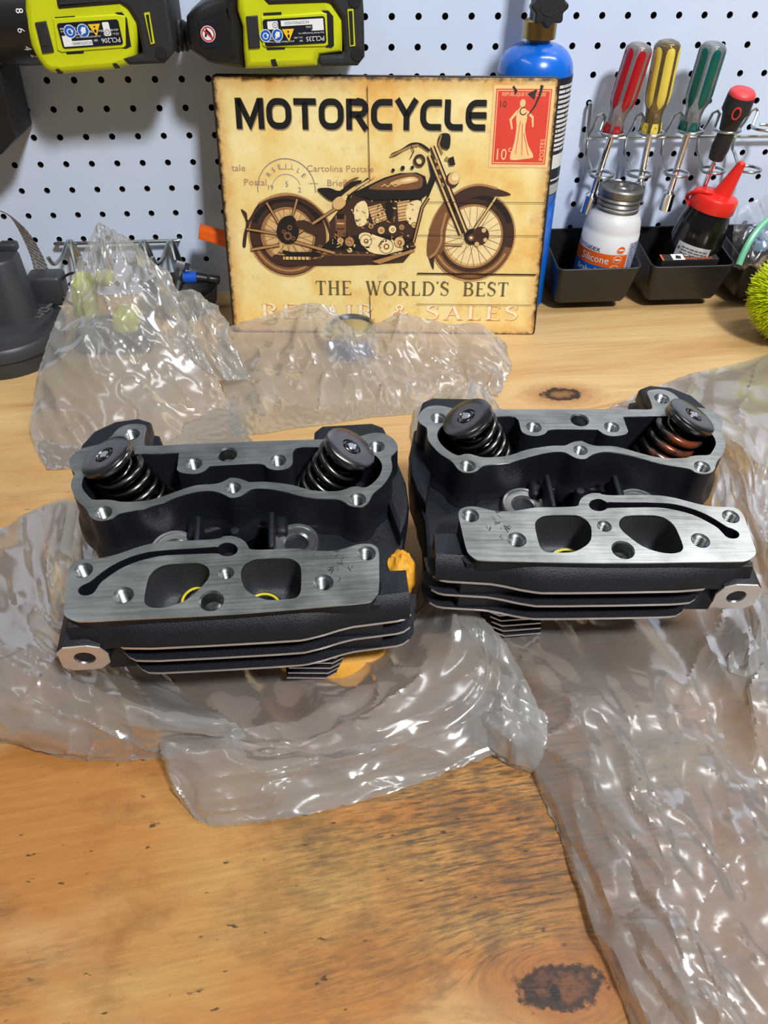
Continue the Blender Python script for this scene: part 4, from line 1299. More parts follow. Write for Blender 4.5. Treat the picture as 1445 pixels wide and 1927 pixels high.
def tool_label(parent, F, w, h, body):
    """print laid out in mm on the sticker"""
    mb = MB()
    F = F @ Matrix.Diagonal((0.001, 0.001, 0.001, 1))
    mb.flat([rrect(w, h, 2, 4)], half=0.25, M=F, m=0)
    P = lambda x, y, z=0.32: F @ Matrix.Translation((x, y, z))
    body(mb, P, w, h)
    mb.build('rating_label', [STK, INKW, INKB, INKY, INKR], parent, smooth=0, label='black rating label with safety symbols, upside down')


def warn(mb, P, x, y, s):
    mb.flat([[(-s, -s * .8), (s, -s * .8), (0, s)]], m=3, M=P(x, y))
    mb.flat([[(-.13 * s, -.05 * s), (.13 * s, -.05 * s), (.17 * s, .45 * s), (-.17 * s, .45 * s)]], m=0, M=P(x, y, .36))
    mb.flat([circ(.15 * s, 12, 0, -.4 * s)], m=0, M=P(x, y, .36))


def disc_icon(mb, P, x, y, s, k):
    mb.flat([circ(s, 28)], m=1, M=P(x, y))
    mb.flat([circ(s * .88, 28)], m=2, M=P(x, y, .34))
    if k == 0:
        mb.flat([circ(s * .5, 18, 0, .05 * s), circ(s * .36, 18, 0, .05 * s)], m=1, M=P(x, y, .36))
        mb.flat([[(-.55 * s, .1 * s), (-.2 * s, .1 * s), (-.2 * s, -.2 * s), (-.55 * s, -.2 * s)]], m=1, M=P(x, y, .37))
    else:
        mb.flat([[(-.5 * s, -.45 * s), (.1 * s, -.55 * s), (.45 * s, 0), (.1 * s, .45 * s), (-.4 * s, .3 * s)]], m=1, M=P(x, y, .36))
        mb.flat([circ(.16 * s, 12, .3 * s, .45 * s)], m=1, M=P(x, y, .36))


def tools():
    A = lambda pts, y=YF: traced(4.0139, 0, 0, pts, y)
    t = thing('cordless_drill', 'lime and black cordless drill with numbered clutch ring, left of the two power tools', 'power tool', (0.09, -0.045, 0.02))
    mb = MB()
    slab(mb, [A([(180, -190), (178, 60), (190, 210), (225, 350), (270, 445), (330, 530), (385, 557), (470, 566), (880, 530), (925, 510), (985, 496), (1030, 420), (1040, 165), (960, 40), (940, -190)])], YF, -0.010, 0.006)
    mb.build('housing', MAT['lime'], t)
    mb = MB()
    slab(mb, [A([(392, -190), (428, 50), (440, 72), (905, 34), (965, 60), (1030, 165), (1074, 392), (1058, 415), (925, 443), (972, 494), (1240, 482), (1312, 400), (1306, 300), (1278, 100), (1235, -190)], YF - 0.002)], YF - 0.002, -0.008, 0.003)
    mb.build('rear_cover', MAT['soft_black'], t, label='grey rubbery rear cover')
    # clutch ring and chuck: round about the tool axis
    p0, p1 = at_y(15, 40, -0.047), at_y(75, 36, -0.047)
    ax = (p1 - p0).normalized()
    F = zframe(p1, ax)
    mb = MB().lathe([(0.012, -0.110), (0.024, -0.105), (0.0265, -0.075), (0.0285, -0.070), (0.0295, -0.040), (0.0335, -0.036), (0.0345, -0.010), (0.0345, 0.002), (0.030, 0.004)], 40, 0, F)
    mb.build('clutch_ring', MAT['black_plastic'], t, label='black chuck and clutch ring')
    mb = MB()
    for s, (px, py), rot in (('8', (145, 82), 80), ('6', (160, 225), 68), ('4', (205, 382), 60), ('2', (262, 497), 55)):
        q = at_y(px / 4.0139, py / 4.0139, -0.080)
        # on the ring's surface: push to the radius
        r0 = q - (p1 + ax * (q - p1).dot(ax))
        d = r0.normalized()
        c = p1 + ax * (q - p1).dot(ax) + d * 0.0349
        mb.text(s, 0.0085, 0, frame(c, ax.cross(d) * -1 if False else d.cross(ax), ax * -1) @ Matrix.Rotation(pi, 4, 'Z') @ Matrix.Translation((0, 0, 0.0002)))
    mb.build('clutch_number', INKW, t, smooth=0, label='white clutch numbers 8 6 4 2')
    mb = MB()
    slab(mb, [A([(262, 172), (345, 160), (405, 392), (318, 404)], YF - 0.002)], YF - 0.002, YF + 0.004, 0.0008)
    slab(mb, [A([(292, 220), (340, 215), (372, 345), (322, 352)], YF - 0.0026)], YF - 0.0026, YF, 0.0004)
    mb.build('motor_button', MAT['soft_black'], t)
    mb = MB()
    for pts in ([(412, 130), (565, 120), (565, 142), (425, 152)], [(497, 392), (632, 382), (632, 403), (505, 410)], [(868, 95), (920, 92), (958, 140), (990, 350), (955, 368), (925, 365), (950, 345), (905, 120)],
                [(418, 525), (440, 520), (475, 556), (440, 560)], [(850, 480), (880, 478), (905, 515), (870, 520)]):
        mb = MB()
        slab(mb, [A(pts, YF - 0.0004)], YF - 0.0004, YF + 0.002)
        mb.build('vent_slot', MAT['dark_hole'], t, smooth=0)
    mb = MB()
    slab(mb, [A([(1087, 98), (1128, 92), (1168, 328), (1138, 335)], YF - 0.003)], YF - 0.003, YF)
    slab(mb, [A([(1102, 112), (1122, 110), (1152, 318), (1142, 320)], YF - 0.0036)], YF - 0.0036, YF, m=1)
    mb.build('vent_slot', [MAT['lime'], MAT['dark_hole']], t, smooth=0, label='lime edged vent slot')
    q = A([(1215, 400)], YF - 0.0025)[0]
    mb = MB(); mb.flat([circ(0.0048, 24, q[0], q[1])], half=0.0004, M=UP(YF - 0.0025))
    mb.build('screw_hole', MAT['dark_hole'], t, smooth=0)
    mb = MB(); slab(mb, [A([(400, 140), (880, 110), (945, 120), (950, 345), (935, 360), (470, 396), (432, 380)], YF - 0.0012)], YF - 0.0012, YF + .001, 0.0006)
    mb.build('label_panel', MAT['lime'], t)
    Fm, w, h = label_frame(4.0139, 0, 0, [(428, 172), (885, 150), (938, 330), (476, 372)], YF - 0.0016)

    def body(mb, P, w, h):
        L, R, Tp, B = -w / 2 + 1.5, w / 2 - 1.5, h / 2 - 1.2, -h / 2 + 1.2
        mb.text('PCL206', 5.0, 1, P(L, Tp - 4.2), ax='LEFT', ay='BOTTOM_BASELINE')
        mb.text('18V', 2.4, 1, P(L + 18.5, Tp - 4.0), ax='LEFT', ay='BOTTOM_BASELINE')
        for k, s in enumerate(('1/2 in. (13 mm)', 'n0 0-450/0-1 750/min (RPM)')):
            mb.text(s, 2.2, 1, P(L, Tp - 7.6 - 2.9 * k), ax='LEFT', ay='BOTTOM_BASELINE', sx=.95)
        mb.flat([[(R - 24, Tp - 3.8), (R, Tp - 3.8), (R, Tp), (R - 24, Tp)]], m=1, M=P(0, 0, .3))
        mb.flat([[(R - 7.5, Tp - 8), (R, Tp - 8), (R, Tp), (R - 7.5, Tp)]], m=1, M=P(0, 0, .31))
        mb.text('NC23073D680600', 3.0, 0, P(R - 15.6, Tp - 1.9, .36), sx=.70)
        for k, s in enumerate(('One World Technologies, Inc.', 'P.O. Box 1288', 'Anderson, SC 29622')):
            mb.text(s, 1.7, 1, P(R - 11, Tp - 6.6 - 2.1 * k), ax='RIGHT', ay='BOTTOM_BASELINE')
        mb.text('1-800-525-2579', 1.7, 1, P(R, Tp - 13.6), ax='RIGHT', ay='BOTTOM_BASELINE')
        mb.flat([rrect(5.5, 10, 1)], m=1, M=P(L + 9.5, B + 5.2, .3))
        mb.flat([circ(2.0, 18), circ(1.6, 18)], m=0, M=P(L + 9.5, B + 7.4, .36))
        mb.text('UL', 2.0, 0, P(L + 9.5, B + 7.4, .36))
        warn(mb, P, L + 19, B + 5.0, 5.0)
        disc_icon(mb, P, L + 29, B + 5.2, 5.0, 1)
        disc_icon(mb, P, L + 40, B + 5.2, 5.0, 0)
        for k, s in enumerate(('Made in Vietnam', 'Fabriqu\u00e9 au Vietnam')):
            mb.text(s, 1.6, 1, P(R, B + 4.5 - 2.2 * k), ax='RIGHT', ay='BOTTOM_BASELINE')
    tool_label(t, Fm, w, h, body)
    mb = MB().box((0.10, -0.045, 0.145), (0.045, 0.040, 0.10), bev=0.012)
    mb.build('handle', MAT['soft_black'], t)

    # impact driver
    I = lambda pts, y=YF: traced(3.9054, 330, 0, pts, y)
    t = thing('impact_driver', 'lime and black impact driver with a black nose, right of the two power tools', 'power tool', (0.26, -0.045, 0.02))
    mb = MB()
    slab(mb, [I([(440, -190), (452, 80), (492, 200), (498, 380), (512, 514), (700, 508), (1040, 490), (1062, 412), (1230, 390), (1240, 150), (1150, 20), (1100, -190)])], YF, -0.010, 0.006)
    mb.build('housing', MAT['lime'], t)
    mb = MB()
    slab(mb, [I([(590, -190), (620, -30), (685, 38), (1150, 22), (1222, 130), (1242, 378), (1220, 402), (1060, 412), (1050, 470), (1080, 492), (1340, 486), (1392, 420), (1386, 100), (1366, -190)], YF - 0.002)], YF - 0.002, -0.008, 0.003)
    mb.build('rear_cover', MAT['soft_black'], t, label='grey rubbery rear cover')
    mb = MB()
    slab(mb, [I([(74, 130), (150, 58), (210, 14), (330, -20), (430, -190), (520, -190), (455, 70), (488, 200), (496, 380), (508, 512), (400, 500), (240, 472), (112, 382), (80, 300)], YF + 0.002)], YF + 0.002, -0.012, 0.009, segs=4)
    mb.build('nose', MAT['black_plastic'], t, label='black gearbox nose')
    p0, p1 = at_y(333, 68, -0.047), at_y(352, 67, -0.047)
    F = zframe(p1, (p1 - p0).normalized())
    mb = MB()
    prof = [(0.006, -0.0215)]
    for k in range(5): prof += [(0.0115, -0.021 + 0.0044 * k), (0.0125, -0.0192 + 0.0044 * k), (0.0108, -0.0174 + 0.0044 * k)]
    mb.lathe(prof + [(0.0108, 0.004)], 32, 0, F)
    mb.build('bit_collar', MAT['black_plastic'], t)
    mb = MB()
    slab(mb, [I([(520, 122), (605, 115), (622, 352), (540, 358)], YF - 0.002)], YF - 0.002, YF + 0.004, 0.0008)
    mb.build('motor_button', MAT['soft_black'], t)
    mb = MB()
    for pts in ([(645, 95), (780, 88), (780, 108), (648, 114)], [(668, 352), (805, 345), (805, 363), (675, 368)], [(1075, 76), (1125, 78), (1160, 120), (1166, 335), (1150, 350), (1100, 348), (1122, 330), (1112, 112)], [(700, 440), (735, 432), (752, 488), (715, 492)]):
        mb = MB()
        slab(mb, [I(pts, YF - 0.0004)], YF - 0.0004, YF + 0.002)
        mb.build('vent_slot', MAT['dark_hole'], t, smooth=0)
    mb = MB()
    slab(mb, [I([(1264, 68), (1308, 66), (1322, 338), (1282, 342)], YF - 0.003)], YF - 0.003, YF)
    slab(mb, [I([(1274, 82), (1300, 80), (1311, 326), (1288, 330)], YF - 0.0036)], YF - 0.0036, YF, m=1)
    mb.build('vent_slot', [MAT['lime'], MAT['dark_hole']], t, smooth=0, label='lime edged vent slot')
    for px, py in ((1335, 398), (1318, 5)):
        q = I([(px, py)], YF - 0.0025)[0]
        mb = MB(); mb.flat([circ(0.0052, 24, q[0], q[1])], half=0.0004, M=UP(YF - 0.0025))
        mb.build('screw_hole', MAT['dark_hole'], t, smooth=0)
    mb = MB(); slab(mb, [I([(632, 128), (1080, 92), (1112, 100), (1122, 330), (1095, 342), (668, 350), (640, 335)], YF - 0.0012)], YF - 0.0012, YF + .001, 0.0006)
    mb.build('label_panel', MAT['lime'], t)
    mb = MB()
    slab(mb, [I([(168, 160), (296, 152), (312, 345), (205, 356), (188, 320)], YF + 0.0012)], YF + 0.0012, YF + 0.004, 0.0004)
    q = I([(240, 250)], YF + 0.001)[0]
    mb.flat([circ(0.0062, 28, *q)], m=1, M=UP(YF + 0.0010))
    mb.flat([circ(0.0057, 28, *q), circ(0.0046, 28, *q)], m=2, M=UP(YF + 0.0008))
    mb.flat(stroke([(q[0] - 0.0022, q[1] - 0.002), (q[0] - 0.001, q[1] + 0.003), (q[0] + 0.0015, q[1] + 0.0005), (q[0] + 0.003, q[1] - 0.003)], 0.0016), m=0, M=UP(YF + 0.0007))
    mb.flat(stroke([(q[0] - 0.004, q[1] + 0.0034), (q[0] + 0.004, q[1] - 0.0034)], 0.0010), m=2, M=UP(YF + 0.0005))
    mb.build('warning_sticker', [STK, INKW, INKR], t, smooth=0, label='round red prohibition sticker on the nose')
    Fm, w, h = label_frame(3.9054, 330, 0, [(640, 150), (1092, 112), (1116, 320), (662, 336)], YF - 0.0016)

    def body(mb, P, w, h):
        L, R, Tp, B = -w / 2 + 1.5, w / 2 - 1.5, h / 2 - 1.2, -h / 2 + 1.2
        mb.text('PCL235', 5.0, 1, P(L, Tp - 4.2), ax='LEFT', ay='BOTTOM_BASELINE')
        mb.text('18V', 2.0, 1, P(L + 18.5, Tp - 2.2), ax='LEFT', ay='BOTTOM_BASELINE')
        mb.text('1/4 in. HEX', 1.8, 1, P(L + 18.5, Tp - 4.6), ax='LEFT', ay='BOTTOM_BASELINE', sx=.9)
        mb.text('n0 0-2 700/min (RPM)', 1.8, 1, P(L + 26, Tp - 2.2), ax='LEFT', ay='BOTTOM_BASELINE')
        for k, s in enumerate(('One World Technologies, Inc.', 'P.O. Box 1288', 'Anderson, SC 29622', '1-800-525-2579', 'www.ryobitools.com')):
            mb.text(s, 1.8, 1, P(L, Tp - 7.4 - 2.3 * k), ax='LEFT', ay='BOTTOM_BASELINE')
        warn(mb, P, L + 30.5, B + 10.8, 5.2)
        disc_icon(mb, P, L + 40, B + 10.6, 4.8, 1)
        disc_icon(mb, P, L + 50, B + 10.6, 4.8, 0)
        mb.flat([[(L, B + 0.3), (L + 9.5, B + 0.3), (L + 9.5, B + 9), (L, B + 9)]], m=1, M=P(0, 0, .31))
        mb.flat([[(L + 9.5, B + 0.3), (L + 36, B + 0.3), (L + 36, B + 4.4), (L + 9.5, B + 4.4)]], m=1, M=P(0, 0, .3))
        mb.text('NC23092D210233', 2.9, 0, P(L + 22.5, B + 2.3, .36), sx=.92)
        mb.flat([rrect(9, 6, 1)], m=1, M=P(L + 43, B + 3.3, .3))
        mb.flat([circ(2.2, 18), circ(1.8, 18)], m=0, M=P(L + 41, B + 3.3, .36))
        mb.text('UL', 2.0, 0, P(L + 41, B + 3.3, .36))
        for k, s in enumerate(('Made in Vietnam', 'Fabriqu\u00e9 au Vietnam')):
            mb.text(s, 1.6, 1, P(R, Tp - 2.4 - 2.0 * k), ax='RIGHT', ay='BOTTOM_BASELINE')
    tool_label(t, Fm, w, h, body)
    mb = MB().box((0.255, -0.045, 0.145), (0.045, 0.040, 0.10), bev=0.012)
    mb.build('handle', MAT['soft_black'], t)


tools()

# black bracket at the left edge
mb = MB()
pts = [at_y(px, py, -0.06) for px, py in ((-160, 120), (0, 130), (4, 148), (31, 262), (4, 291), (-60, 312), (-160, 300))]
mb.flat([[(p.x, p.z) for p in pts]], half=0.029, bev=0.002, M=UP(-0.031))
single(mb, 'tool_holder', MAT['black_plastic'], 'black plastic holder on the pegboard at the left edge, below the drill chuck', 'holder')


# ------------------------------------------------------------------ blue gas cylinder
def torch():
    cx, cy = 0.4870, -0.0470
    R = 0.0352
    t = thing('gas_cylinder', 'blue gas cylinder with brass collar and black valve knob behind the sign', 'gas cylinder', (cx, cy, T))
    O = Matrix.Translation((cx, cy, 0))
    prof = [(R - 0.004, T), (R, T + 0.004), (R, -0.106), (R - 0.0008, -0.104), (R, -0.102), (R, 0.012)]
    for k in range(1, 11):
        a = pi / 2 * k / 10
        prof.append((0.011 + (R - 0.011) * cos(a), 0.012 + 0.024 * sin(a)))
    prof += [(0.011, 0.040), (0, 0.040)]
    mb = MB().lathe(prof, 64, 0, O)
    mb.build('tank', MAT['blue_paint'], t)
    # printed sleeve: black with white print rows, white and black bands, bar block
    m = NT('gas_label')
    v = m.coord()
    sp = m.n('SeparateXYZ', {0: v})
    z = m.math('SUBTRACT', sp.outputs[2], 0.0)
    ang = m.math('ARCTAN2', sp.outputs[1], sp.outputs[0])
    rows = m.math('GREATER_THAN', m.math('FRACT', m.math('MULTIPLY', z, 1 / 0.0042)), 0.42)
    cmb = m.n('CombineXYZ', {0: m.math('MULTIPLY', ang, 26.0), 1: m.math('FLOOR', m.math('MULTIPLY', z, 1 / 0.0042)), 2: 0.0}).outputs[0]
    words = m.math('GREATER_THAN', m.noise(cmb, 1.6, 2, 0.7), 0.40)
    bars = m.math('GREATER_THAN', m.math('FRACT', m.math('MULTIPLY', ang, 22.0)), 0.45)
    zl = lambda a, b: m.math('MULTIPLY', m.math('GREATER_THAN', z, a), m.math('LESS_THAN', z, b))
    zz = -T
    txt = m.math('MULTIPLY', m.math('MULTIPLY', rows, words), zl(zz - 0.052, zz + 0.006))
    w = m.math('ADD', txt, m.math('ADD', zl(zz - 0.068, zz - 0.055), m.math('ADD', zl(zz - 0.0795, zz - 0.078), m.math('MULTIPLY', bars, zl(zz - 0.0925, zz - 0.083)))))
    w = m.math('MINIMUM', w, 1.0)
    m.principled(m.mix(w, srgb(28, 32, 44), srgb(214, 216, 214)), 0.35)
    mb = MB().ringlathe([(R + 0.0003, -0.0935), (R + 0.0003, 0.0115), (R, 0.0115), (R, -0.0935)], 64, 0, O)
    mb.build('wrap_label', m.mat, t, label='black wrap label with rows of small white print')
    mb = MB().ringlathe([(0.0125, 0.0385), (0.0150, 0.0392), (0.0152, 0.0530), (0.0130, 0.0545), (0.009, 0.0545), (0.009, 0.0385)], 36, 0, O)
    mb.build('collar', MAT['brass'], t)
    mb = MB().lathe([(0.0105, 0.053), (0.0105, 0.085), (0.0095, 0.09), (0.0095, 0.13), (0, 0.13)], 24, 0, O)
    mb.build('valve_body', MAT['charcoal'], t)
    mb = MB()
    c = Vector((cx - 0.001, cy - 0.026, 0.067))
    F = zframe(c, (-0.08, -1, 0.12))
    kn = []
    for k in range(64):
        a = 2 * pi * k / 64
        kn.append(((0.0150 + 0.0016 * cos(8 * a)) * cos(a), (0.0150 + 0.0016 * cos(8 * a)) * sin(a)))
    mb.flat([kn], half=0.006, bev=0.0016, M=F)
    mb.tube([F @ Vector((0, 0, -0.004)), F @ Vector((0, 0, -0.024))], 0.0045, 14)
    mb.flat([arc(0, 0.001, 0.0085, 200, 340, 14) + arc(0, 0.003, 0.0085, 340, 200, 14)], half=0.0004, M=F @ Matrix.Translation((0, 0, 0.0062)), m=1)
    mb.build('valve_knob', [MAT['black_plastic'], MAT['dark_hole']], t, label='black scalloped valve knob')


torch()


# ------------------------------------------------------------------ wire rack and screwdrivers
def driver_rack():
    t = thing('screwdriver_rack', 'zinc wire rack of rings on the right of the pegboard, holding screwdrivers', 'tool rack', (0.66, -0.002, -0.07))
    mb = MB()
    a, b, c, d = at_y(1108, 192, 0.002), at_y(1111, 196, -0.008), at_y(1104, 260, -0.010), at_y(1460, 256, -0.010)
    e = Vector((0.80, -0.010, d.z))
    mb.tube([a, b, b + (c - b) * 0.5, c, c + (d - c) * 0.03, d, e], 0.0019, 10)
    mb.build('bar', MAT['zinc'], t)
    for (ux, uy), (lx, ly) in zip(((1152, 250), (1225, 250), (1298, 246), (1368, 244), (1440, 240)), ((1131, 328), (1203, 327), (1273, 326), (1340, 320), (1408, 318))):
        mb = MB()
        U, Lw = at_y(ux, uy, -0.037), at_y(lx, ly, -0.034)
        rU = [U + Vector((0.0125 * cos(q), 0.0125 * sin(q), 0)) for q in [radians(150 + 300 * k / 24) for k in range(25)]]
        rL = [Lw + Vector((0.0122 * cos(q), 0.0122 * sin(q), 0)) for q in [radians(120 - 330 * k / 24) for k in range(25)]]
        s0 = U + Vector((-0.010, 0.012, 0.012))
        s1 = Vector((s0.x - 0.003, -0.012, s0.z - 0.004))
        s2 = Vector((Lw.x - 0.012, -0.010, U.z - 0.012))
        s3 = Vector((Lw.x - 0.011, -0.010, Lw.z + 0.014))
        mb.tube([rU[0], s0 + Vector((0.004, 0, 0.0)), s0 + Vector((0.001, 0, 0.003)), s0 + Vector((-0.003, 0.001, 0.001)), s1 * 0.5 + s0 * 0.5 + Vector((-0.002, 0, -0.008)), s2, s3, s3 + Vector((0.002, -0.002, -0.003)), rL[0]], 0.0016, 8)
        mb.tube(rU, 0.0017, 8)
        mb.tube(rL, 0.0017, 8)
        mb.build('ring_hook', MAT['zinc'], t)
    return t


driver_rack()


def screwdriver(label, a, b, y0, y1, tip_px, col, tint, hexend):
    A, B = at_y(a[0], a[1], y0), at_y(b[0], b[1], y1)
    ax = (A - B).normalized()
    L = (A - B).length
    F = zframe(B, ax)
    t = thing('screwdriver', label, 'screwdriver', B)
    plastic = clear('clear_handle', tint, 0.08, 0.55)
    inlay = plain('handle_inlay', col, 0.3)
    r = 0.0125
    # fluted clear handle
    mb = MB()
    rings = []
    n = 48
    for f, k in ((0.0, .62), (0.02, .72), (0.10, .74), (0.13, .70), (0.20, .66), (0.28, .72), (0.38, .95), (0.45, 1.0), (0.90, 1.0), (0.95, .93), (0.98, .75), (1.0, .35)):
        ring = []
        for i in range(n):
            q = 2 * pi * i / n
            fl = 1 - 0.07 * (0.5 + 0.5 * cos(6 * q)) * (1 if 0.36 < f < 0.93 else 0.2)
            ring.append(F @ Vector((r * k * fl * cos(q), r * k * fl * sin(q), f * L)))
        rings.append(ring)
    mb.loft(rings, cap0=True, cap1=True)
    mb.build('handle', plastic, t, smooth=50, label='clear ribbed plastic handle')
    # coloured inlay strips and ferrule facets
    for k in range(6):
        q = radians(30 + 60 * k)
        mb = MB()
        KP = ((0.0, .62), (0.20, .66), (0.28, .72), (0.38, .95), (0.45, 1.0), (0.90, 1.0), (0.95, .93), (0.98, .75))

        def kf(f):
            for (a, ka), (b, kb) in zip(KP, KP[1:]):
                if f <= b: return ka + (kb - ka) * (f - a) / (b - a)
            return .75
        vs = []
        st = [(0.30, 0.02), (0.33, .18), (0.37, .34), (0.45, .36), (0.60, .36), (0.75, .36), (0.86, .36), (0.90, .33), (0.93, .24), (0.945, .04)]
        for f, hw in st:
            for c in range(7):
                a = q + hw * (c - 3) / 3
                fl = 1 - 0.07 * (0.5 + 0.5 * cos(6 * a)) * (1 if 0.36 < f < 0.93 else 0.2)
                rad = r * kf(f) * fl + 0.0002
                vs.append(F @ Vector((rad * cos(a), rad * sin(a), f * L)))
        mb.add(vs, [(7 * a + c, 7 * a + c + 1, 7 * a + c + 8, 7 * a + c + 7) for a in range(len(st) - 1) for c in range(6)])
        mb.build('inlay_strip', inlay, t, smooth=60)
    mb = MB()
    for k in range(6):
        q = radians(30 + 60 * k)
        mb.box((0, 0, 0), (0.0016, 0.0066, 0.0100), M=None) if False else None
        mb.add([F @ (Matrix.Rotation(q, 3, 'Z') @ Vector(p)) for p in ((0.0088, -.0036, .001), (0.0088, .0036, .001), (0.0096, .0040, .006), (0.0090, .0028, .012), (0.0090, -.0028, .012), (0.0096, -.0040, .006))], [(0, 1, 2, 3, 4, 5)])
    mb.build('ferrule', inlay, t, smooth=0)
    # shaft
    tp = at_y(tip_px[0], tip_px[1], y1 + 0.004)
    Ls = (B - tp).length
    mb = MB().tube([F @ Vector((0, 0, 0.02)), F @ Vector((0, 0, -Ls))], 0.0034, 14)
    if hexend:
        mb.lathe([(0.0034, -Ls + 0.017), (0.0068, -Ls + 0.014), (0.0068, -Ls - 0.004), (0.0050, -Ls - 0.004), (0.0050, -Ls + 0.004), (0, -Ls + 0.004)], 24, 0, F)
    mb.build('shaft', MAT['chrome'], t, smooth=40)


screwdriver('clear handled nut driver with red stripes, leftmost in the wire rack', (1207, 80), (1150, 256), -0.042, -0.036, (1098, 392), srgb(170, 14, 26), (0.72, 0.62, 0.62), True)
screwdriver('amber handled nut driver with pale yellow stripes in the wire rack', (1259, 74), (1223, 252), -0.042, -0.036, (1192, 372), srgb(226, 202, 84), (0.50, 0.36, 0.16), True)
screwdriver('clear handled nut driver with green stripes in the wire rack', (1346, 78), (1294, 250), -0.042, -0.036, (1251, 388), srgb(0, 88, 78), (0.62, 0.66, 0.66), True)


def black_driver():
    A, B = at_y(1397, 176, -0.050), at_y(1346, 300, -0.034)
    ax = (A - B).normalized()
    L = (A - B).length
    F = zframe(B, ax)
    t = thing('screwdriver', 'black rubber handled screwdriver with a red end cap and hanging hole', 'screwdriver', B)
    mb = MB().lathe([(0.004, 0), (0.0075, 0.001), (0.0090, 0.012), (0.0085, 0.022), (0.0082, 0.030), (0.0100, 0.040), (0.0125, 0.052), (0.0136, L * .75), (0.0132, L * 0.97), (0.0130, L * 0.985)], 36, 0, F)
    mb.build('handle', MAT['soft_black'], t, smooth=50)
    redc = plain('red_cap', srgb(214, 58, 60), 0.45)
    mb = MB().lathe([(0.0130, L * 0.985), (0.0126, L + 0.001), (0.0108, L + 0.003), (0, L + 0.0042)], 36, 0, F)
    mb.build('end_cap', redc, t, smooth=50)
    mb = MB()
    q = F @ Vector((0, 0, L * 0.80))
    d = (CAM - q); d = (d - ax * d.dot(ax)).normalized()
    G = frame(q + d * 0.0131 + ax.cross(d) * 0.002, ax.cross(d), ax)
    mb.flat([circ(0.0042, 24, 0, 0, 0.0062), circ(0.0027, 24, 0, 0, 0.0046)], half=0.0012, M=G)
    mb.flat([circ(0.0028, 24, 0, 0, 0.0047)], half=0.0008, M=G, m=1)
    mb.build('hanging_hole', [redc, MAT['dark_hole']], t, smooth=0, label='red ringed hanging hole')
    tp = at_y(1317, 350, -0.026)
    mb = MB().tube([F @ Vector((0, 0, 0.004)), F @ Vector((0, 0, -(B - tp).length - 0.02))], 0.0026, 12)
    mb.build('shaft', MAT['chrome'], t)


black_driver()

# ------------------------------------------------------------------ hooks on the left of the board
t = thing('hook_rail', 'zinc wire rail with paired hooks on the lower left of the pegboard', 'hook rail', (0.10, -0.002, -0.15))
mb = MB()
a, b = at_y(104, 459, -0.010), at_y(336, 453, -0.010)
h1, h2 = at_y(112, 452, 0.003), at_y(338, 446, 0.003)
mb.tube([h1, h1 + Vector((0, -0.008, 0.0)), a, a + (b - a) * 0.02, b - (b - a) * 0.02, b, h2 + Vector((0, -0.008, 0)), h2], 0.0019, 10)
mb.build('bar', MAT['zinc'], t)
for k, px in enumerate((130, 187, 268, 319)):
    p = at_y(px, 458, -0.012)
    mb = MB()
    mb.tube(smoothline([p + Vector((0.004, 0.004, -0.030)), p + Vector((0.003, 0, -0.002)), p + Vector((0, -0.004, 0.003)), p + Vector((-0.004, -0.020, -0.006)), p + Vector((-0.010, -0.034, -0.009)), p + Vector((-0.013, -0.038, 0.0))], 5), 0.0021, 8)
    mb.tube(smoothline([p + Vector((0.008, 0.006, -0.026)), p + Vector((0.005, 0, -0.002)), p + Vector((0.002, -0.004, 0.003)), p + Vector((0.006, -0.018, -0.012)), p + Vector((0.008, -0.026, -0.020))], 5), 0.0021, 8)
    mb.build('hook', MAT['zinc'], t)

# orange lever sticking out behind the sign
t = thing('clamp_lever', 'orange plastic lever sticking out from behind the left side of the sign', 'clamp', (0.21, -0.05, T))
mb = MB()
q = [at_y(*p, -0.047) for p in ((376, 424), (425, 437), (475, 452), (475, 480), (425, 462), (374, 446))]
mb.flat([[(p.x, p.z) for p in q]], half=0.007, bev=0.002, M=UP(-0.047))
mb.build('lever', MAT['orange'], t)
mb = MB().box((0.216, -0.047, (T - 0.156) / 2), (0.012, 0.008, -0.156 - T))
mb.build('post', MAT['charcoal'], t)


# ------------------------------------------------------------------ bins and bottles
def bin_(x0, x1, label):
    mb = MB()
    yb, yf, z0 = -0.0015, -0.088, -0.2065

    def ring(ax, bx, ya, yb_, zt, r, front=None):
        cx, cy = (ax + bx) / 2, (ya + yb_) / 2
        out = []
        for x, y in rrect(bx - ax, abs(yb_ - ya), r, 4, cx, cy):
            f = (y - yf) / (yb - yf)
            z = zt if front is None else front + (zt - front) * max(0, min(1, f))
            out.append(Vector((x, y, z)))
        return out
    B = ring(x0 + 0.006, x1 - 0.011, -0.078, yb, z0, 0.006)
    B2 = ring(x0 + 0.004, x1 - 0.008, -0.081, yb, z0 + 0.006, 0.007)
    O = ring(x0, x1, yf, yb, -0.153, 0.008, -0.166)
    O2 = ring(x0 + 0.0006, x1 - 0.0006, yf + 0.0006, yb - 0.0006, -0.1525, 0.008, -0.1655)
    I2 = ring(x0 + 0.002, x1 - 0.002, yf + 0.002, yb - 0.002, -0.1528, 0.007, -0.1658)
    I = ring(x0 + 0.006, x1 - 0.010, -0.079, yb - 0.002, z0 + 0.008, 0.006)
    mb.loft([B, B2, O, O2, I2, I], cap0=True, cap1=True)
    o = single(mb, 'storage_bin', MAT['black_plastic'], label, 'bin', 'black pegboard bins')
    return o


bin_(0.5245, 0.6165, 'black plastic bin holding the white lubricant bottle')
bin_(0.6260, 0.7180, 'black plastic bin holding the black bottle with the red spout')
bin_(0.7275, 0.8195, 'black plastic bin under the clear zip bag at the right edge')


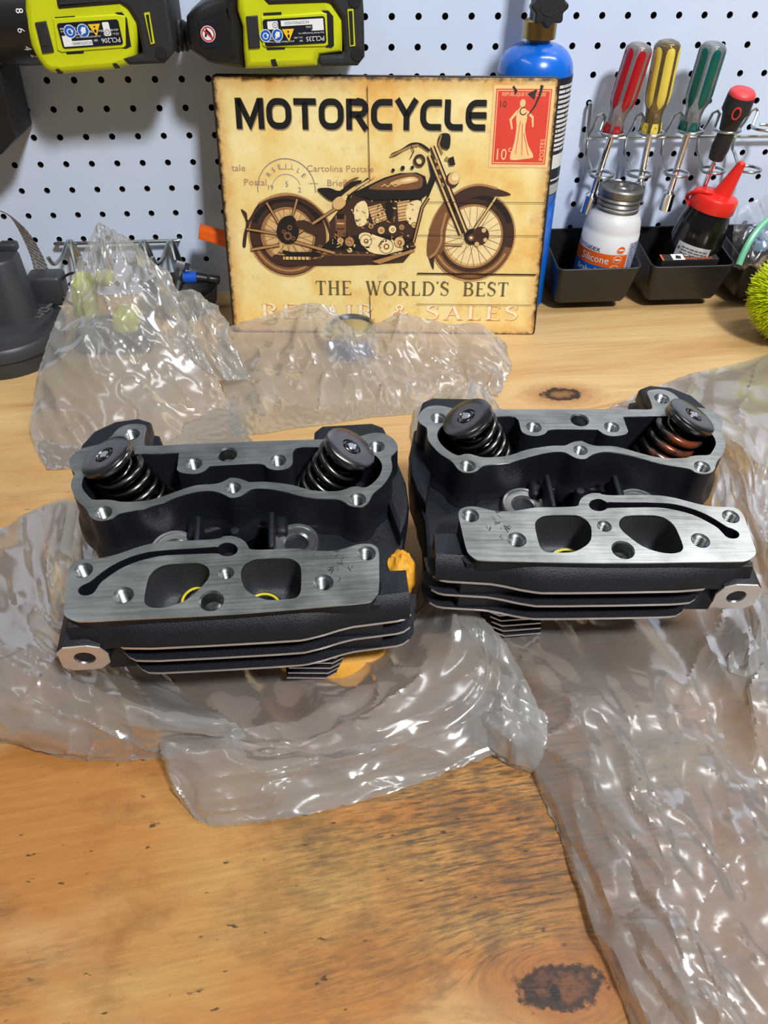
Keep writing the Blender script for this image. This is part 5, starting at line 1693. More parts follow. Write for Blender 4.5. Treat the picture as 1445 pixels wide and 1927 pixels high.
def bottle_frame(a, b, ya, yb):
    A, B = at_y(a[0], a[1], ya), at_y(b[0], b[1], yb)
    ax = (A - B).normalized()
    q = CAM - B
    d = (q - ax * q.dot(ax)).normalized()
    # x axis = viewer's right, y axis = away from the viewer, z = up the bottle
    ex = d.cross(ax) * -1
    M = Matrix((ex, d * -1, ax)).transposed().to_4x4()
    M.translation = B
    return M, (A - B).length


def white_bottle():
    M, L = bottle_frame((1171, 350), (1127, 525), -0.046, -0.044)
    t = thing('lubricant_bottle', 'white bottle with a grey metal cap and orange and blue label', 'bottle', M.translation)
    R = 0.0300
    white = plain('white_polythene', srgb(208, 208, 208), 0.42, 0, 0.04, 40)
    zc = L - 0.023
    mb = MB().lathe([(R - 0.004, 0.001), (R, 0.005), (R, zc - 0.022), (R - 0.0005, zc - 0.0215), (R - 0.0008, zc - 0.017), (R - 0.002, zc - 0.010), (R - 0.005, zc - 0.004), (0.0222, zc - 0.001), (0.0215, zc + 0.004), (0, zc + 0.004)], 64, 0, M)
    mb.build('body', white, t, smooth=50)
    capm = plain('grey_metal_cap', srgb(128, 127, 124), 0.42, 0.85, 0.12, 90)
    mb = MB().lathe([(0.0212, zc - 0.001), (0.0222, zc), (0.0226, zc + 0.0025), (0.0212, zc + 0.004), (0.0226, zc + 0.0065), (0.0212, zc + 0.009), (0.0228, zc + 0.0115), (0.0214, zc + 0.0135), (0.0232, zc + 0.016), (0.0234, zc + 0.0215), (0.0222, L), (0.0196, L + 0.0006), (0.0190, L - 0.0004), (0.0090, L - 0.0004), (0.0082, L + 0.0008), (0.0068, L + 0.0008), (0.0060, L - 0.001), (0, L - 0.001)], 56, 0, M)
    c = mb.build('cap', capm, t, smooth=35)
    mb = MB()
    for k, ch in enumerate('HOLDS BRUSH CAP '):
        if ch == ' ': continue
        a = radians(150 - 22.5 * k)
        mb.text(ch, 0.0052, 0, M @ Matrix.Translation((0.0138 * cos(a), 0.0138 * sin(a), L - 0.0002)) @ Matrix.Rotation(a - pi / 2, 4, 'Z'), half=0.0003)
    mb.build('cap_lettering', capm, c, smooth=0)
    # label shells: angle measured from the side facing the viewer, to the right
    bl, orr, dk = plain('label_blue', srgb(8, 92, 180), 0.4), plain('label_orange', srgb(226, 96, 24), 0.4), plain('label_navy', srgb(34, 40, 120), 0.4)
    gy = plain('label_grey', srgb(196, 200, 208), 0.4)

    def shell(mb, a0, a1, z0, z1, m, o=0.0003):
        n = 24
        vs, fs = [], []
        for k in range(n + 1):
            a = radians(a0 + (a1 - a0) * k / n)
            for z in (z0, z1): vs.append(M @ Vector(((R + o) * sin(a), -(R + o) * cos(a), z)))
        for k in range(n): fs.append((2 * k, 2 * k + 2, 2 * k + 3, 2 * k + 1))
        mb.add(vs, fs, m)

    def wrap(a0, z, o=0.0006):
        def f(p):
            a = radians(a0) + p.x / R
            return M @ Vector(((R + o) * sin(a), -(R + o) * cos(a), z + p.y))
        return f
    zt = zc - 0.024
    mb = MB()
    shell(mb, -95, 48, zt - 0.0285, zt - 0.0145, 1)
    shell(mb, -95, 44, 0.006, zt - 0.0285, 0)
    shell(mb, 48, 100, 0.006, zt - 0.002, 4)
    mb.text('Permatex', 0.0088, 2, bend=wrap(-44, zt - 0.0105), sx=1.0)
    mb.text('Silicone', 0.0112, 3, bend=wrap(-20, zt - 0.0215), sx=0.92)
    mb.text('Brake Parts', 0.0092, 3, bend=wrap(-20, zt - 0.0345), sx=0.94)
    mb.text('Lubricant', 0.0092, 3, bend=wrap(-20, zt - 0.0435), sx=0.94)
    for k, (a, z) in enumerate(((30, zt - 0.009), (27, zt - 0.0195), (24, zt - 0.0295), (20, zt - 0.0405))):
        vs = [wrap(a, z, 0.0005)(Vector((0.0048 * cos(q), 0.0042 * sin(q), 0))) for q in [2 * pi * i / 20 for i in range(20)]]
        mb.add(vs, [list(range(20))], 3)
        vs = [wrap(a, z, 0.0007)(Vector((0.0043 * cos(q), 0.0037 * sin(q), 0))) for q in [2 * pi * i / 20 for i in range(20)]]
        mb.add(vs, [list(range(20))], 1)
        vs = [wrap(a, z, 0.0009)(Vector(p)) for p in ((-.0028, -.0006, 0), (.0028, -.0006, 0), (.0028, .0008, 0), (-.0028, .0008, 0))]
        mb.add(vs, [(0, 1, 2, 3)], 3)
    rr = random.Random(1)
    z = zt - 0.004
    while z > 0.008:
        a = 51
        while a < 90:
            b = a + rr.uniform(5, 16)
            shell(mb, a, min(b, 92), z, z + 0.0009, 2, 0.0006)
            a = b + 2
        z -= 0.0021
    mb.build('label', [bl, orr, dk, MAT['white_ink'], gy], t, smooth=0, label='orange and blue brake lubricant label')


white_bottle()


def black_bottle():
    M, L = bottle_frame((1340, 385), (1277, 522), -0.050, -0.044)
    t = thing('spout_bottle', 'black plastic bottle with a red spout cap and silver label', 'bottle', M.translation)
    R = 0.0275
    gl = plain('gloss_black', srgb(20, 18, 18), 0.18, 0, 0.1)
    mb = MB().lathe([(R - 0.004, 0.001), (R, 0.005), (R, L - 0.034), (R - 0.0008, L - 0.032), (R - 0.0002, L - 0.028), (R - 0.002, L - 0.018), (0.0225, L - 0.006), (0.0205, L), (0, L)], 56, 0, M)
    mb.build('body', gl, t, smooth=50)
    mb = MB().lathe([(0.0236, L - 0.004), (0.0240, L - 0.003), (0.0238, L + 0.0085), (0.0226, L + 0.0105), (0.0110, L + 0.0125), (0, L + 0.0125)], 56, 0, M)
    cap = mb.build('cap', MAT['red_plastic'], t, smooth=35)
    S = M @ Matrix.Translation((0.0045, 0.002, L + 0.011)) @ Matrix.Rotation(radians(9), 4, 'Y')
    prof = [(0.0100, 0)]
    for k in range(14): prof += [(0.0098 - 0.00040 * k, 0.0012 + 0.0024 * k), (0.0093 - 0.00040 * k, 0.0024 + 0.0024 * k)]
    prof += [(0.0044, 0.0345), (0.0030, 0.036), (0, 0.036)]
    mb = MB().lathe(prof, 32, 0, S)
    mb.build('spout', MAT['red_plastic'], cap, smooth=30)
    mb = MB()
    pts = [Vector((-0.004, -0.011, L + 0.0135)), Vector((-0.012, -0.014, L + 0.0135)), Vector((-0.021, -0.012, L + 0.010)), Vector((-0.0265, -0.006, L + 0.004)), Vector((-0.0265, 0.0, L - 0.002)), Vector((-0.022, -0.010, L - 0.004))]
    mb.tube([M @ p for p in smoothline(pts, 5)], 0.0022, 8)
    mb.build('tether', MAT['red_plastic'], cap)
    m = NT('silver_label')
    v = m.coord()
    sp = m.n('SeparateXYZ', {0: v})
    c = m.mix(m.ramp(m.noise(v, 60, 4), [(0.4, 0.0), (0.6, 0.25)]), srgb(206, 208, 212), srgb(150, 154, 162))
    m.principled(c, 0.3, 0.3)
    mb = MB()
    n = 20
    vs, fs = [], []
    for k in range(n + 1):
        a = radians(-34 + 76 * k / n)
        for z in (0.006, L - 0.037): vs.append(M @ Vector(((R + .0004) * sin(a), -(R + .0004) * cos(a), z)))
    for k in range(n): fs.append((2 * k, 2 * k + 2, 2 * k + 3, 2 * k + 1))
    mb.add(vs, fs)

    def wrap(a0, z, o=0.0008):
        def f(p):
            a = radians(a0) + p.x / R
            return M @ Vector(((R + o) * sin(a), -(R + o) * cos(a), z + p.y))
        return f
    rr = random.Random(4)
    for z in (L - 0.0420, L - 0.0450, L - 0.0480):
        a = -22
        while a < 34:
            b = min(36, a + rr.uniform(6, 14))
            w = wrap(0, z)
            mb.add([w(Vector((radians(q) * R, h, 0))) for q, h in ((a, 0), (b, 0), (b, .0013), (a, .0013))], [(0, 1, 2, 3)], 1)
            a = b + 2
    w = wrap(-28, L - 0.0435)
    mb.add([w(Vector((0.0016 * cos(q), 0.0016 * sin(q), 0))) for q in [2 * pi * i / 14 for i in range(14)]], [list(range(14))], 1)
    mb.build('label', [m.mat, plain('label_print', srgb(84, 84, 90), 0.5)], t, smooth=0, label='silver label')


black_bottle()

# small carton of nails in the second bin
mb = MB()
M = Matrix.Translation((0.670, -0.0745, -0.1605)) @ Matrix.Rotation(radians(10), 4, 'X')
mb.box((0, 0, 0), (0.062, 0.012, 0.036), M=M.to_3x3())
mb.v = [p + M.translation + Vector((0, 0.004, -0.018)) for p in mb.v]
Tm = M @ Matrix.Translation((0, 0.0036, 0.0012)) if False else Matrix.Translation(M.translation + Vector((0, 0.004, -0.018))) @ M.to_3x3().to_4x4() @ Matrix.Translation((0, 0, 0.0182))
mb.flat([[(-0.019, -0.0052), (-0.006, -0.0052), (-0.006, 0.0058), (-0.019, 0.0058)]], M=Tm, m=1)
mb.flat([[(-0.016, -0.0030), (-0.010, -0.0035), (-0.009, 0.0020), (-0.014, 0.0036)]], M=Tm @ Matrix.Translation((0, 0, .0002)), m=0)
mb.text('1000 PC., 5/8"', 0.0056, 1, Tm @ Matrix.Translation((0.009, 0.0030, 0)))
mb.text('BRAD NAILS', 0.0056, 2, Tm @ Matrix.Translation((0.009, -0.0028, 0)))
mb.flat([[(-0.0308, -0.0058), (-0.0290, -0.0058), (-0.0290, 0.0058), (-0.0308, 0.0058)]], M=Tm, m=2)
single(mb, 'nail_carton', [plain('carton_black', srgb(38, 36, 36), 0.5), MAT['white_ink'], MAT['orange']], 'small black carton with BRAD NAILS print at the front of the second bin', 'carton', smooth=0)


# ------------------------------------------------------------------ clutter behind the bag, left
def charger():
    t = thing('battery_charger', 'dark grey moulded charger with a round base and upright post at the left edge', 'charger', (-0.045, -0.13, T))
    mb = MB()
    cx, cy = -0.052, -0.128

    def ring(w, d, r, z): return [Vector((x, y, z)) for x, y in rrect(w, d, r, 10, cx, cy)]
    mb.loft([ring(0.136, 0.118, 0.050, T), ring(0.140, 0.122, 0.052, T + 0.003), ring(0.140, 0.122, 0.052, T + 0.016), ring(0.146, 0.128, 0.054, T + 0.018), ring(0.146, 0.128, 0.054, T + 0.027), ring(0.142, 0.124, 0.053, T + 0.030),
             ring(0.130, 0.112, 0.048, T + 0.031), ring(0.128, 0.110, 0.048, T + 0.037), ring(0.118, 0.100, 0.046, T + 0.039)], cap0=True, cap1=True)
    mb.build('base', MAT['charcoal'], t, smooth=40)
    mb = MB()
    px, py = -0.022, -0.128
    rings = []
    for w, d, z in ((0.050, 0.052, T + 0.036), (0.046, 0.048, T + 0.042), (0.040, 0.042, T + 0.094), (0.037, 0.039, T + 0.097), (0.030, 0.032, T + 0.0975)):
        rings.append([Vector((x, y, z)) for x, y in rrect(w, d, w * 0.38, 8, px, py)])
    mb.loft(rings, cap1=True)
    mb.box((px + 0.010, py + 0.014, T + 0.100), (0.016, 0.012, 0.008), bev=0.002)
    mb.build('post', MAT['charcoal'], t, smooth=40)
    mb = MB().box((0.006, -0.092, T + 0.050), (0.034, 0.026, 0.030), bev=0.004)
    mb.build('contact_block', MAT['charcoal'], t)
    mb = MB()
    F = frame((0.0060, -0.1230, T + 0.0395), (0.3, 1, 0), (-1, 0.3, 0.0))
    for x in (-0.010, 0.002):
        mb.flat([rrect(0.009, 0.010, 0.001, 3, x, 0), rrect(0.0064, 0.0070, 0.001, 3, x, 0)], half=0.0004, M=F)
    mb.flat([rrect(0.009, 0.003, 0.001, 3, 0.012, 0)], half=0.0004, M=F)
    mb.build('embossed_mark', plain('embossed_grey', srgb(96, 96, 94), 0.5), t, smooth=0)


charger()

# curled paper tag
m = NT('printed_tag')
v = m.coord()
sp = m.n('SeparateXYZ', {0: v})
rows = m.math('GREATER_THAN', m.math('FRACT', m.math('MULTIPLY', m.math('ADD', sp.outputs[2], m.math('MULTIPLY', sp.outputs[0], 0.25)), 1 / 0.0040)), 0.5)
wd = m.math('GREATER_THAN', m.noise(m.coord((260, 1, 250)), 1.0, 1), 0.42)
m.principled(m.mix(m.math('MULTIPLY', rows, m.math('MULTIPLY', wd, 0.75)), srgb(196, 194, 192), srgb(60, 58, 58)), 0.6)
outer = smoothline([at_y(px, py, yy) for px, py, yy in ((0, 396, -0.066), (22, 408, -0.064), (55, 440, -0.062), (84, 490, -0.062), (98, 535, -0.062), (103, 590, -0.062))], 6)
inner = smoothline([at_y(px, py, yy) for px, py, yy in ((0, 398, -0.050), (20, 410, -0.050), (42, 447, -0.048), (60, 492, -0.046), (66, 535, -0.046), (67, 590, -0.046))], 6)
mb = MB()
vs = [p for a, b in zip(outer, inner) for p in (a, b)]
mb.add(vs, [(2 * k, 2 * k + 1, 2 * k + 3, 2 * k + 2) for k in range(len(outer) - 1)])
th = Vector((0.0002, 0.0003, 0))
mb.add([p + th for p in vs], [(2 * k, 2 * k + 2, 2 * k + 3, 2 * k + 1) for k in range(len(outer) - 1)])
q = at_y(93, 556, -0.064)
mb.flat([circ(0.0042, 24), circ(0.0032, 24)], m=1, M=frame(q + Vector((0, -0.001, 0)), (1, 0, 0), (0, 0, 1)))
single(mb, 'paper_tag', [m.mat, INKR], 'curled white paper tag with small print standing behind the charger', 'tag', smooth=60)

# lime and black hand tool behind the polythene
t = thing('hand_pump', 'lime and black handheld tool seen hazily through the plastic bag', 'tool', (0.055, -0.135, T))
mb = MB().box((0.072, -0.126, T + 0.014), (0.074, 0.040, 0.028), bev=0.008)
mb.build('base', MAT['black_plastic'], t)
mb = MB().box((0.047, -0.116, T + 0.050), (0.022, 0.028, 0.044), bev=0.008, M=Matrix.Rotation(radians(8), 3, 'Y'))
mb.box((0.086, -0.132, T + 0.032), (0.024, 0.030, 0.020), bev=0.006)
mb.box((0.070, -0.116, T + 0.068), (0.016, 0.018, 0.012), bev=0.004)
mb.build('housing', MAT['lime'], t)
mb = MB().tube(smoothline([at_y(155, 580, -0.11), at_y(128, 568, -0.105), at_y(111, 545, -0.10), at_y(122, 520, -0.095), at_y(150, 514, -0.095), at_y(175, 535, -0.10)], 6), 0.0013, 8)
mb.build('cable', MAT['black_plastic'], t)

# black dish of loose hardware
bc = Vector((0.1265, -0.0430, T))
mb = MB().lathe([(0.026, 0), (0.030, 0.001), (0.037, 0.010), (0.0395, 0.026), (0.0400, 0.027), (0.0385, 0.0265), (0.035, 0.012), (0.028, 0.004), (0, 0.004)], 56, 0, Matrix.Translation(bc))
single(mb, 'parts_dish', MAT['soft_black'], 'round black dish of bolts by the wall, left of the sign', 'dish', smooth=50)


def bolt(c, d, r, L, label, hexr=None):
    F = zframe(c, d)
    mb = MB()
    prof = [(r * 0.8, 0)]
    for k in range(int(L / 0.0016)): prof += [(r, 0.0004 + 0.0016 * k), (r * 0.86, 0.0012 + 0.0016 * k)]
    prof += [(r * 0.9, L)]
    mb.lathe(prof, 18, 0, F)
    hr = hexr or r * 1.75
    mb.flat([circ(hr, 6)], half=r * 0.65, bev=r * 0.15, M=F @ Matrix.Translation((0, 0, L + r * 0.65)))
    single(mb, 'bolt', plain('bolt_zinc', srgb(170, 172, 174), 0.3, 1.0), label, 'bolt', 'loose hardware in the dish', smooth=35)


bolt(bc + Vector((-0.004, -0.012, 0.020)), (0.25, 0.35, 0.8), 0.0055, 0.030, 'grey bolt standing up out of the black dish', 0.0085)
bolt(bc + Vector((-0.026, 0.004, 0.014)), (0.7, -0.5, 0.55), 0.0032, 0.018, 'small bright bolt at the left side of the black dish')
bolt(bc + Vector((-0.012, -0.022, 0.012)), (-0.8, 0.2, 0.45), 0.0030, 0.016, 'small bright bolt at the front of the black dish')
mb = MB()
F = zframe(bc + Vector((0.006, -0.022, 0.012)), (0.75, 0.25, 0.45))
prof = []
for k in range(9): prof += [(0.0092, 0.0022 * k), (0.0082, 0.0022 * k + 0.0012)]
mb.lathe([(0.006, -0.003)] + prof + [(0.007, 0.021)], 28, 0, F)
mb.ringlathe([(0.0094, -0.004), (0.0094, -0.0015), (0.007, -0.0015), (0.007, -0.004)], 28, 1, F)
single(mb, 'threaded_fitting', [MAT['steel'], plain('copper_red', srgb(150, 84, 66), 0.4, 0.8)], 'ribbed silver fitting with a reddish ring in the black dish', 'fitting', 'loose hardware in the dish')
t = thing('bit_driver', 'small blue and black screwdriver lying across the black dish', 'screwdriver', bc + Vector((0.01, 0, 0.034)))
p0, p1, p2, p3 = at_y(325, 527, -0.046), at_y(346, 523, -0.047), at_y(371, 522, -0.048), at_y(414, 527, -0.050)
mb = MB().tube([p0, p0 + (p1 - p0) * 0.1, p1], [0.004, 0.0062, 0.0062], 16)
mb.build('handle', MAT['black_plastic'], t)
mb = MB().tube([p1, p2], 0.0058, 16)
mb.build('grip', plain('blue_grip', srgb(14, 84, 196), 0.4), t)
mb = MB().tube([p2, p2 + (p3 - p2) * 0.1, p2 + (p3 - p2) * 0.45, p2 + (p3 - p2) * 0.5, p2 + (p3 - p2) * 0.62, p2 + (p3 - p2) * 0.66, p2 + (p3 - p2) * 0.97, p3], [0.0054, 0.0050, 0.0038, 0.0046, 0.0046, 0.0042, 0.0044, 0.002], 16)
mb.build('collar', MAT['black_plastic'], t)

# tin behind the polythene, in front of the sign
t = thing('small_tin', 'small tin with a silver rim and blue side seen through the plastic bag', 'tin', (0.304, -0.150, T))
O = Matrix.Translation((0.304, -0.150, 0))
mb = MB().lathe([(0.022, T), (0.024, T + 0.001), (0.024, T + 0.020), (0.023, T + 0.022)], 48, 0, O)
mb.build('side', plain('tin_blue', srgb(28, 66, 160), 0.4), t)
mb = MB().ringlathe([(0.0235, T + 0.021), (0.0252, T + 0.022), (0.0252, T + 0.027), (0.0238, T + 0.028), (0.0222, T + 0.027), (0.0222, T + 0.022)], 48, 0, O)
mb.flat([circ(0.0228, 40)], half=0.0006, M=O @ Matrix.Translation((0, 0, T + 0.0245)))
mb.build('lid', MAT['steel'], t, smooth=40)


# ------------------------------------------------------------------ lime bristle brush at the right edge
def brush():
    c = Vector((0.7480, -0.1600, T + 0.047))
    t = thing('scrub_brush', 'round lime green bristle brush at the right edge of the bench', 'brush', (c.x, c.y, T))
    mb = MB()
    rr = random.Random(9)
    n = 5200
    R0, R1 = 0.014, 0.0465
    for k in range(n):
        z = 1 - 2 * (k + 0.5) / n
        ph = k * 2.399963
        s = sqrt(1 - z * z)
        d = Vector((s * cos(ph), s * sin(ph), z))
        d = (d + Vector((rr.gauss(0, .05), rr.gauss(0, .05), rr.gauss(0, .05)))).normalized()
        e = R1 * rr.uniform(0.90, 1.0)
        p0, p1 = c + d * R0, c + d * e + Vector((rr.gauss(0, .0012), rr.gauss(0, .0012), rr.gauss(0, .0012)))
        if p1.z < T + 0.0006: p1.z = T + 0.0006
        u = d.orthogonal().normalized() * 0.00035
        w = d.cross(u)
        tip = 0.8
        mb.add([p0 + u, p0 - u * .5 + w * .87, p0 - u * .5 - w * .87, p1 + u * tip, p1 + (-u * .5 + w * .87) * tip, p1 + (-u * .5 - w * .87) * tip],
               [(0, 1, 4, 3), (1, 2, 5, 4), (2, 0, 3, 5), (3, 4, 5)])
    o = mb.build('bristles', plain('lime_bristle', srgb(214, 226, 24), 0.45, 0, 0.15, 60), t, smooth=0)
    o['kind'] = 'stuff'
    mb = MB()
    prof = [(0, -0.017)] + [(0.017 * cos(radians(a)), 0.017 * sin(radians(a))) for a in range(-80, 81, 10)] + [(0, 0.017)]
    mb.lathe(prof, 24, 0, Matrix.Translation(c))
    mb.build('core', plain('dark_core', srgb(90, 100, 20), 0.6), t)
    mb = MB().tube([c + Vector((0.012, 0.0, 0.004)), c + Vector((0.16, 0.02, 0.015))], 0.009, 16)
    mb.build('handle', MAT['black_plastic'], t)


brush()


# ------------------------------------------------------------------ polythene bags
def hashv(i, j, k):
    n = sin(i * 127.1 + j * 311.7 + k * 74.7) * 43758.5453
    return n - math.floor(n)


def crease(u, v, sd):
    """facets: random heights on a jittered lattice, joined by flat triangles"""
    i, j = math.floor(u), math.floor(v)
    fu, fv = u - i, v - j
    a, b, c, d = hashv(i, j, sd), hashv(i + 1, j, sd), hashv(i, j + 1, sd), hashv(i + 1, j + 1, sd)
    if (hashv(i, j, sd + 5) > 0.5):
        if fu + fv < 1: return a + (b - a) * fu + (c - a) * fv - 0.5
        return d + (c - d) * (1 - fu) + (b - d) * (1 - fv) - 0.5
    if fu > fv: return a + (b - a) * fu + (d - b) * fv - 0.5
    return a + (d - c) * fu + (c - a) * fv - 0.5


def sheet(mb, net, seed, amp=0.006, k=20, fold=None, floor=True, edge=0.15):
    """net: rows of (pixel x, pixel y, 'y' or 'h', value) control points -> crumpled film"""
    P = []
    for row in net:
        r = []
        for px, py, kind, val in row:
            r.append(at_y(px, py, val) if kind == 'y' else at_h(px, py, val))
        P.append(r)
    R, Cn = len(P), len(P[0])
    rows = [smoothline(r, k) for r in P]
    cols = list(zip(*rows))
    G = [smoothline(list(c), k) for c in cols]          # G[col][row]
    nc, nr = len(G), len(G[0])
    rr = random.Random(seed)
    ang = rr.uniform(0, pi)
    V = [[None] * nr for _ in range(nc)]
    for a in range(nc):
        for b in range(nr):
            p = G[a][b]
            t1 = G[min(a + 1, nc - 1)][b] - G[max(a - 1, 0)][b]
            t2 = G[a][min(b + 1, nr - 1)] - G[a][max(b - 1, 0)]
            n = t1.cross(t2)
            n = n.normalized() if n.length > 1e-12 else Vector((0, 0, 1))
            if n.dot(CAM - p) < 0: n = -n
            u, v = a / k, b / k
            if fold:
                fu = u * cos(fold) + v * sin(fold); fv = -u * sin(fold) + v * cos(fold)
            else:
                fu, fv = u * cos(ang) + v * sin(ang), -u * sin(ang) + v * cos(ang)
            wx = noise.noise(Vector((u * 1.3, v * 1.3, seed))) * 0.6
            wy = noise.noise(Vector((u * 1.3 + 7, v * 1.3, seed))) * 0.6
            d = 1.5 * crease(fu * 0.42 + wx, fv * 1.05 + wy, seed)
            d += 0.28 * crease(fu * 0.9 + wx * 1.5, fv * 2.2 - wy * 1.5, seed + 11)
            loc = max(0.0, noise.noise(Vector((u * 0.8, v * 0.8, seed + 40))) + 0.1)
            d += 0.24 * loc * crease(fu * 2.3 - wy * 2, fv * 2.9 + wx * 2, seed + 23)
            d += 0.8 * (0.25 - abs(noise.noise(Vector((fu * 0.45, fv * 1.3, seed + 3))))) + 0.35 * (0.25 - abs(noise.noise(Vector((fu * 1.6 + 9, fv * 0.8, seed + 3)))))
            n1 = noise.noise(Vector((fu * 0.30 + wx * 0.5, fv * 0.75 + wy * 0.4, seed + 61)))
            n2 = noise.noise(Vector((fu * 0.8 - wy * 0.4, fv * 0.34 + wx * 0.4, seed + 77)))
            g1 = max(0, min(1, 0.5 + 2.5 * noise.noise(Vector((u * 0.7, v * 0.7, seed + 90)))))
            d += 0.30 * g1 * math.exp(-abs(n1) * 22) + 0.26 * (1 - g1) * math.exp(-abs(n2) * 22)
            e = min(a, b, nc - 1 - a, nr - 1 - b) / k
            q = p + n * d * amp * (0.45 + 0.55 * min(1, e / edge if edge else 1))
            if min(a, b, nc - 1 - a, nr - 1 - b) == 0:
                j = Vector((rr.gauss(0, 1), rr.gauss(0, 1), 0)) * 0.0003
                q += j
            if q.z < T + 0.0012: q.z = T + 0.0012 + 0.0006 * hashv(a, b, seed)
            if q.y > -0.004: q.y = -0.004
            V[a][b] = q
    vs = [V[a][b] for a in range(nc) for b in range(nr)]
    fs = [(a * nr + b, (a + 1) * nr + b, (a + 1) * nr + b + 1, a * nr + b + 1) for a in range(nc - 1) for b in range(nr - 1)]
    mb.add(vs, fs)


def N(kind, *rows):
    """rows of (list of pixels, one value or a list of values)"""
    out = []
    for pts, val in rows:
        vals = val if isinstance(val, (list, tuple)) else [val] * len(pts)
        out.append([(x, y, kind, v) for (x, y), v in zip(pts, vals)])
    return out


def bags():
    B = MAT['bag']
    t = thing('plastic_bag', 'crumpled clear plastic bag opened out under and behind the left cylinder head', 'plastic bag', (0.2, -0.45, T))
    # tall flap tented up against the clutter
    mb = MB()
    sheet(mb, N('y',
        ([(180, 422), (186, 422), (198, 425), (214, 432), (226, 440), (238, 448)], -0.150),
        ([(150, 478), (172, 480), (200, 482), (232, 484), (262, 482), (288, 492)], [-.172, -.176, -.178, -.176, -.174, -.168]),
        ([(128, 540), (160, 542), (200, 542), (245, 545), (290, 545), (330, 560)], [-.188, -.196, -.200, -.196, -.190, -.182]),
        ([(105, 605), (150, 605), (200, 606), (255, 610), (310, 612), (362, 622)], [-.204, -.214, -.218, -.214, -.208, -.200]),
        ([(84, 668), (140, 668), (200, 670), (265, 675), (330, 680), (398, 690)], [-.222, -.236, -.240, -.236, -.230, -.222]),
        ([(66, 740), (130, 742), (200, 745), (275, 750), (350, 760), (435, 770)], [-.250, -.262, -.268, -.266, -.260, -.254]),
        ([(58, 815), (130, 825), (205, 825), (285, 830), (370, 840), (470, 845)], [-.290, -.298, -.304, -.304, -.300, -.296]),
        ([(95, 905), (150, 905), (220, 900), (300, 900), (390, 900), (500, 900)], [-.338, -.338, -.336, -.336, -.336, -.336])), 3, 0.0075, 18, fold=0.9)
    mb.build('bag_flap', B, t, smooth=16, label='tall flap of the bag tented up to a peak')
    # frayed neck to the right of the tent
    mb = MB()
    sheet(mb, N('y',
        ([(292, 500), (312, 508), (335, 545), (365, 545), (395, 575), (424, 598)], [-.150, -.150, -.155, -.160, -.165, -.170]),
        ([(300, 560), (325, 575), (350, 590), (375, 600), (400, 610), (428, 622)], [-.178, -.182, -.184, -.184, -.186, -.186]),
        ([(330, 620), (350, 630), (370, 640), (390, 650), (415, 655), (440, 650)], [-.200, -.204, -.206, -.206, -.206, -.206]),
        ([(350, 690), (375, 695), (395, 705), (415, 715), (440, 715), (470, 710)], [-.224, -.228, -.230, -.230, -.230, -.230])), 8, 0.010, 20)
    mb.build('bag_flap', B, t, smooth=16, label='frayed torn edge of the bag')
    # rear right flap in front of the sign
    mb = MB()
    sheet(mb, N('y',
        ([(405, 622), (455, 606), (520, 585), (585, 568), (632, 585), (655, 625), (705, 612), (752, 590), (800, 600), (850, 612), (905, 612), (950, 645)], [-.150, -.152, -.152, -.155, -.160, -.172, -.166, -.160, -.164, -.166, -.170, -.176]),
        ([(415, 690), (470, 670), (530, 655), (590, 645), (640, 650), (675, 660), (720, 655), (765, 648), (812, 655), (862, 660), (915, 662), (962, 690)], [-.196, -.196, -.196, -.198, -.200, -.200, -.198, -.198, -.198, -.200, -.204, -.212]),
        ([(425, 760), (480, 735), (540, 725), (600, 715), (650, 712), (690, 714), (735, 712), (780, 708), (825, 708), (872, 702), (920, 705), (950, 720)], [-.244, -.238, -.236, -.234, -.232, -.232, -.230, -.230, -.230, -.228, -.230, -.236]),
        ([(440, 840), (495, 830), (555, 822), (612, 812), (660, 805), (705, 800), (750, 795), (790, 785), (830, 770), (870, 752), (912, 742), (940, 745)], [-.300, -.298, -.292, -.288, -.284, -.280, -.278, -.274, -.266, -.256, -.252, -.254])), 5, 0.0080, 16, fold=0.5)
    mb.build('bag_flap', B, t, smooth=16, label='flap of the bag spread behind the left cylinder head')
    # roll of film to the left and front
    mb = MB()
    sheet(mb, N('h',
        ([(-90, 1030), (-10, 1002), (60, 965), (135, 943), (170, 990), (215, 1060)], [.0, .0, .003, .004, .014, .016]),
        ([(-95, 1100), (0, 1085), (75, 1080), (130, 1075), (175, 1110), (235, 1140)], [.020, .026, .022, .018, .016, .012]),
        ([(-95, 1185), (10, 1175), (95, 1185), (165, 1215), (235, 1262), (330, 1290)], [.030, .036, .036, .022, .012, .008]),
        ([(-95, 1270), (20, 1270), (115, 1285), (205, 1310), (310, 1340), (430, 1352)], [.034, .040, .036, .034, .032, .028]),
        ([(-95, 1350), (20, 1355), (125, 1375), (220, 1380), (330, 1385), (460, 1378)], [.022, .026, .024, .024, .022, .020]),
        ([(-95, 1385), (15, 1402), (135, 1432), (235, 1436), (345, 1420), (465, 1392)], .001)), 14, 0.0075, 20, fold=0.35)
    mb.build('bag_flap', B, t, smooth=16, label='roll of the bag lying along the left and front')
    # front flap
    mb = MB()
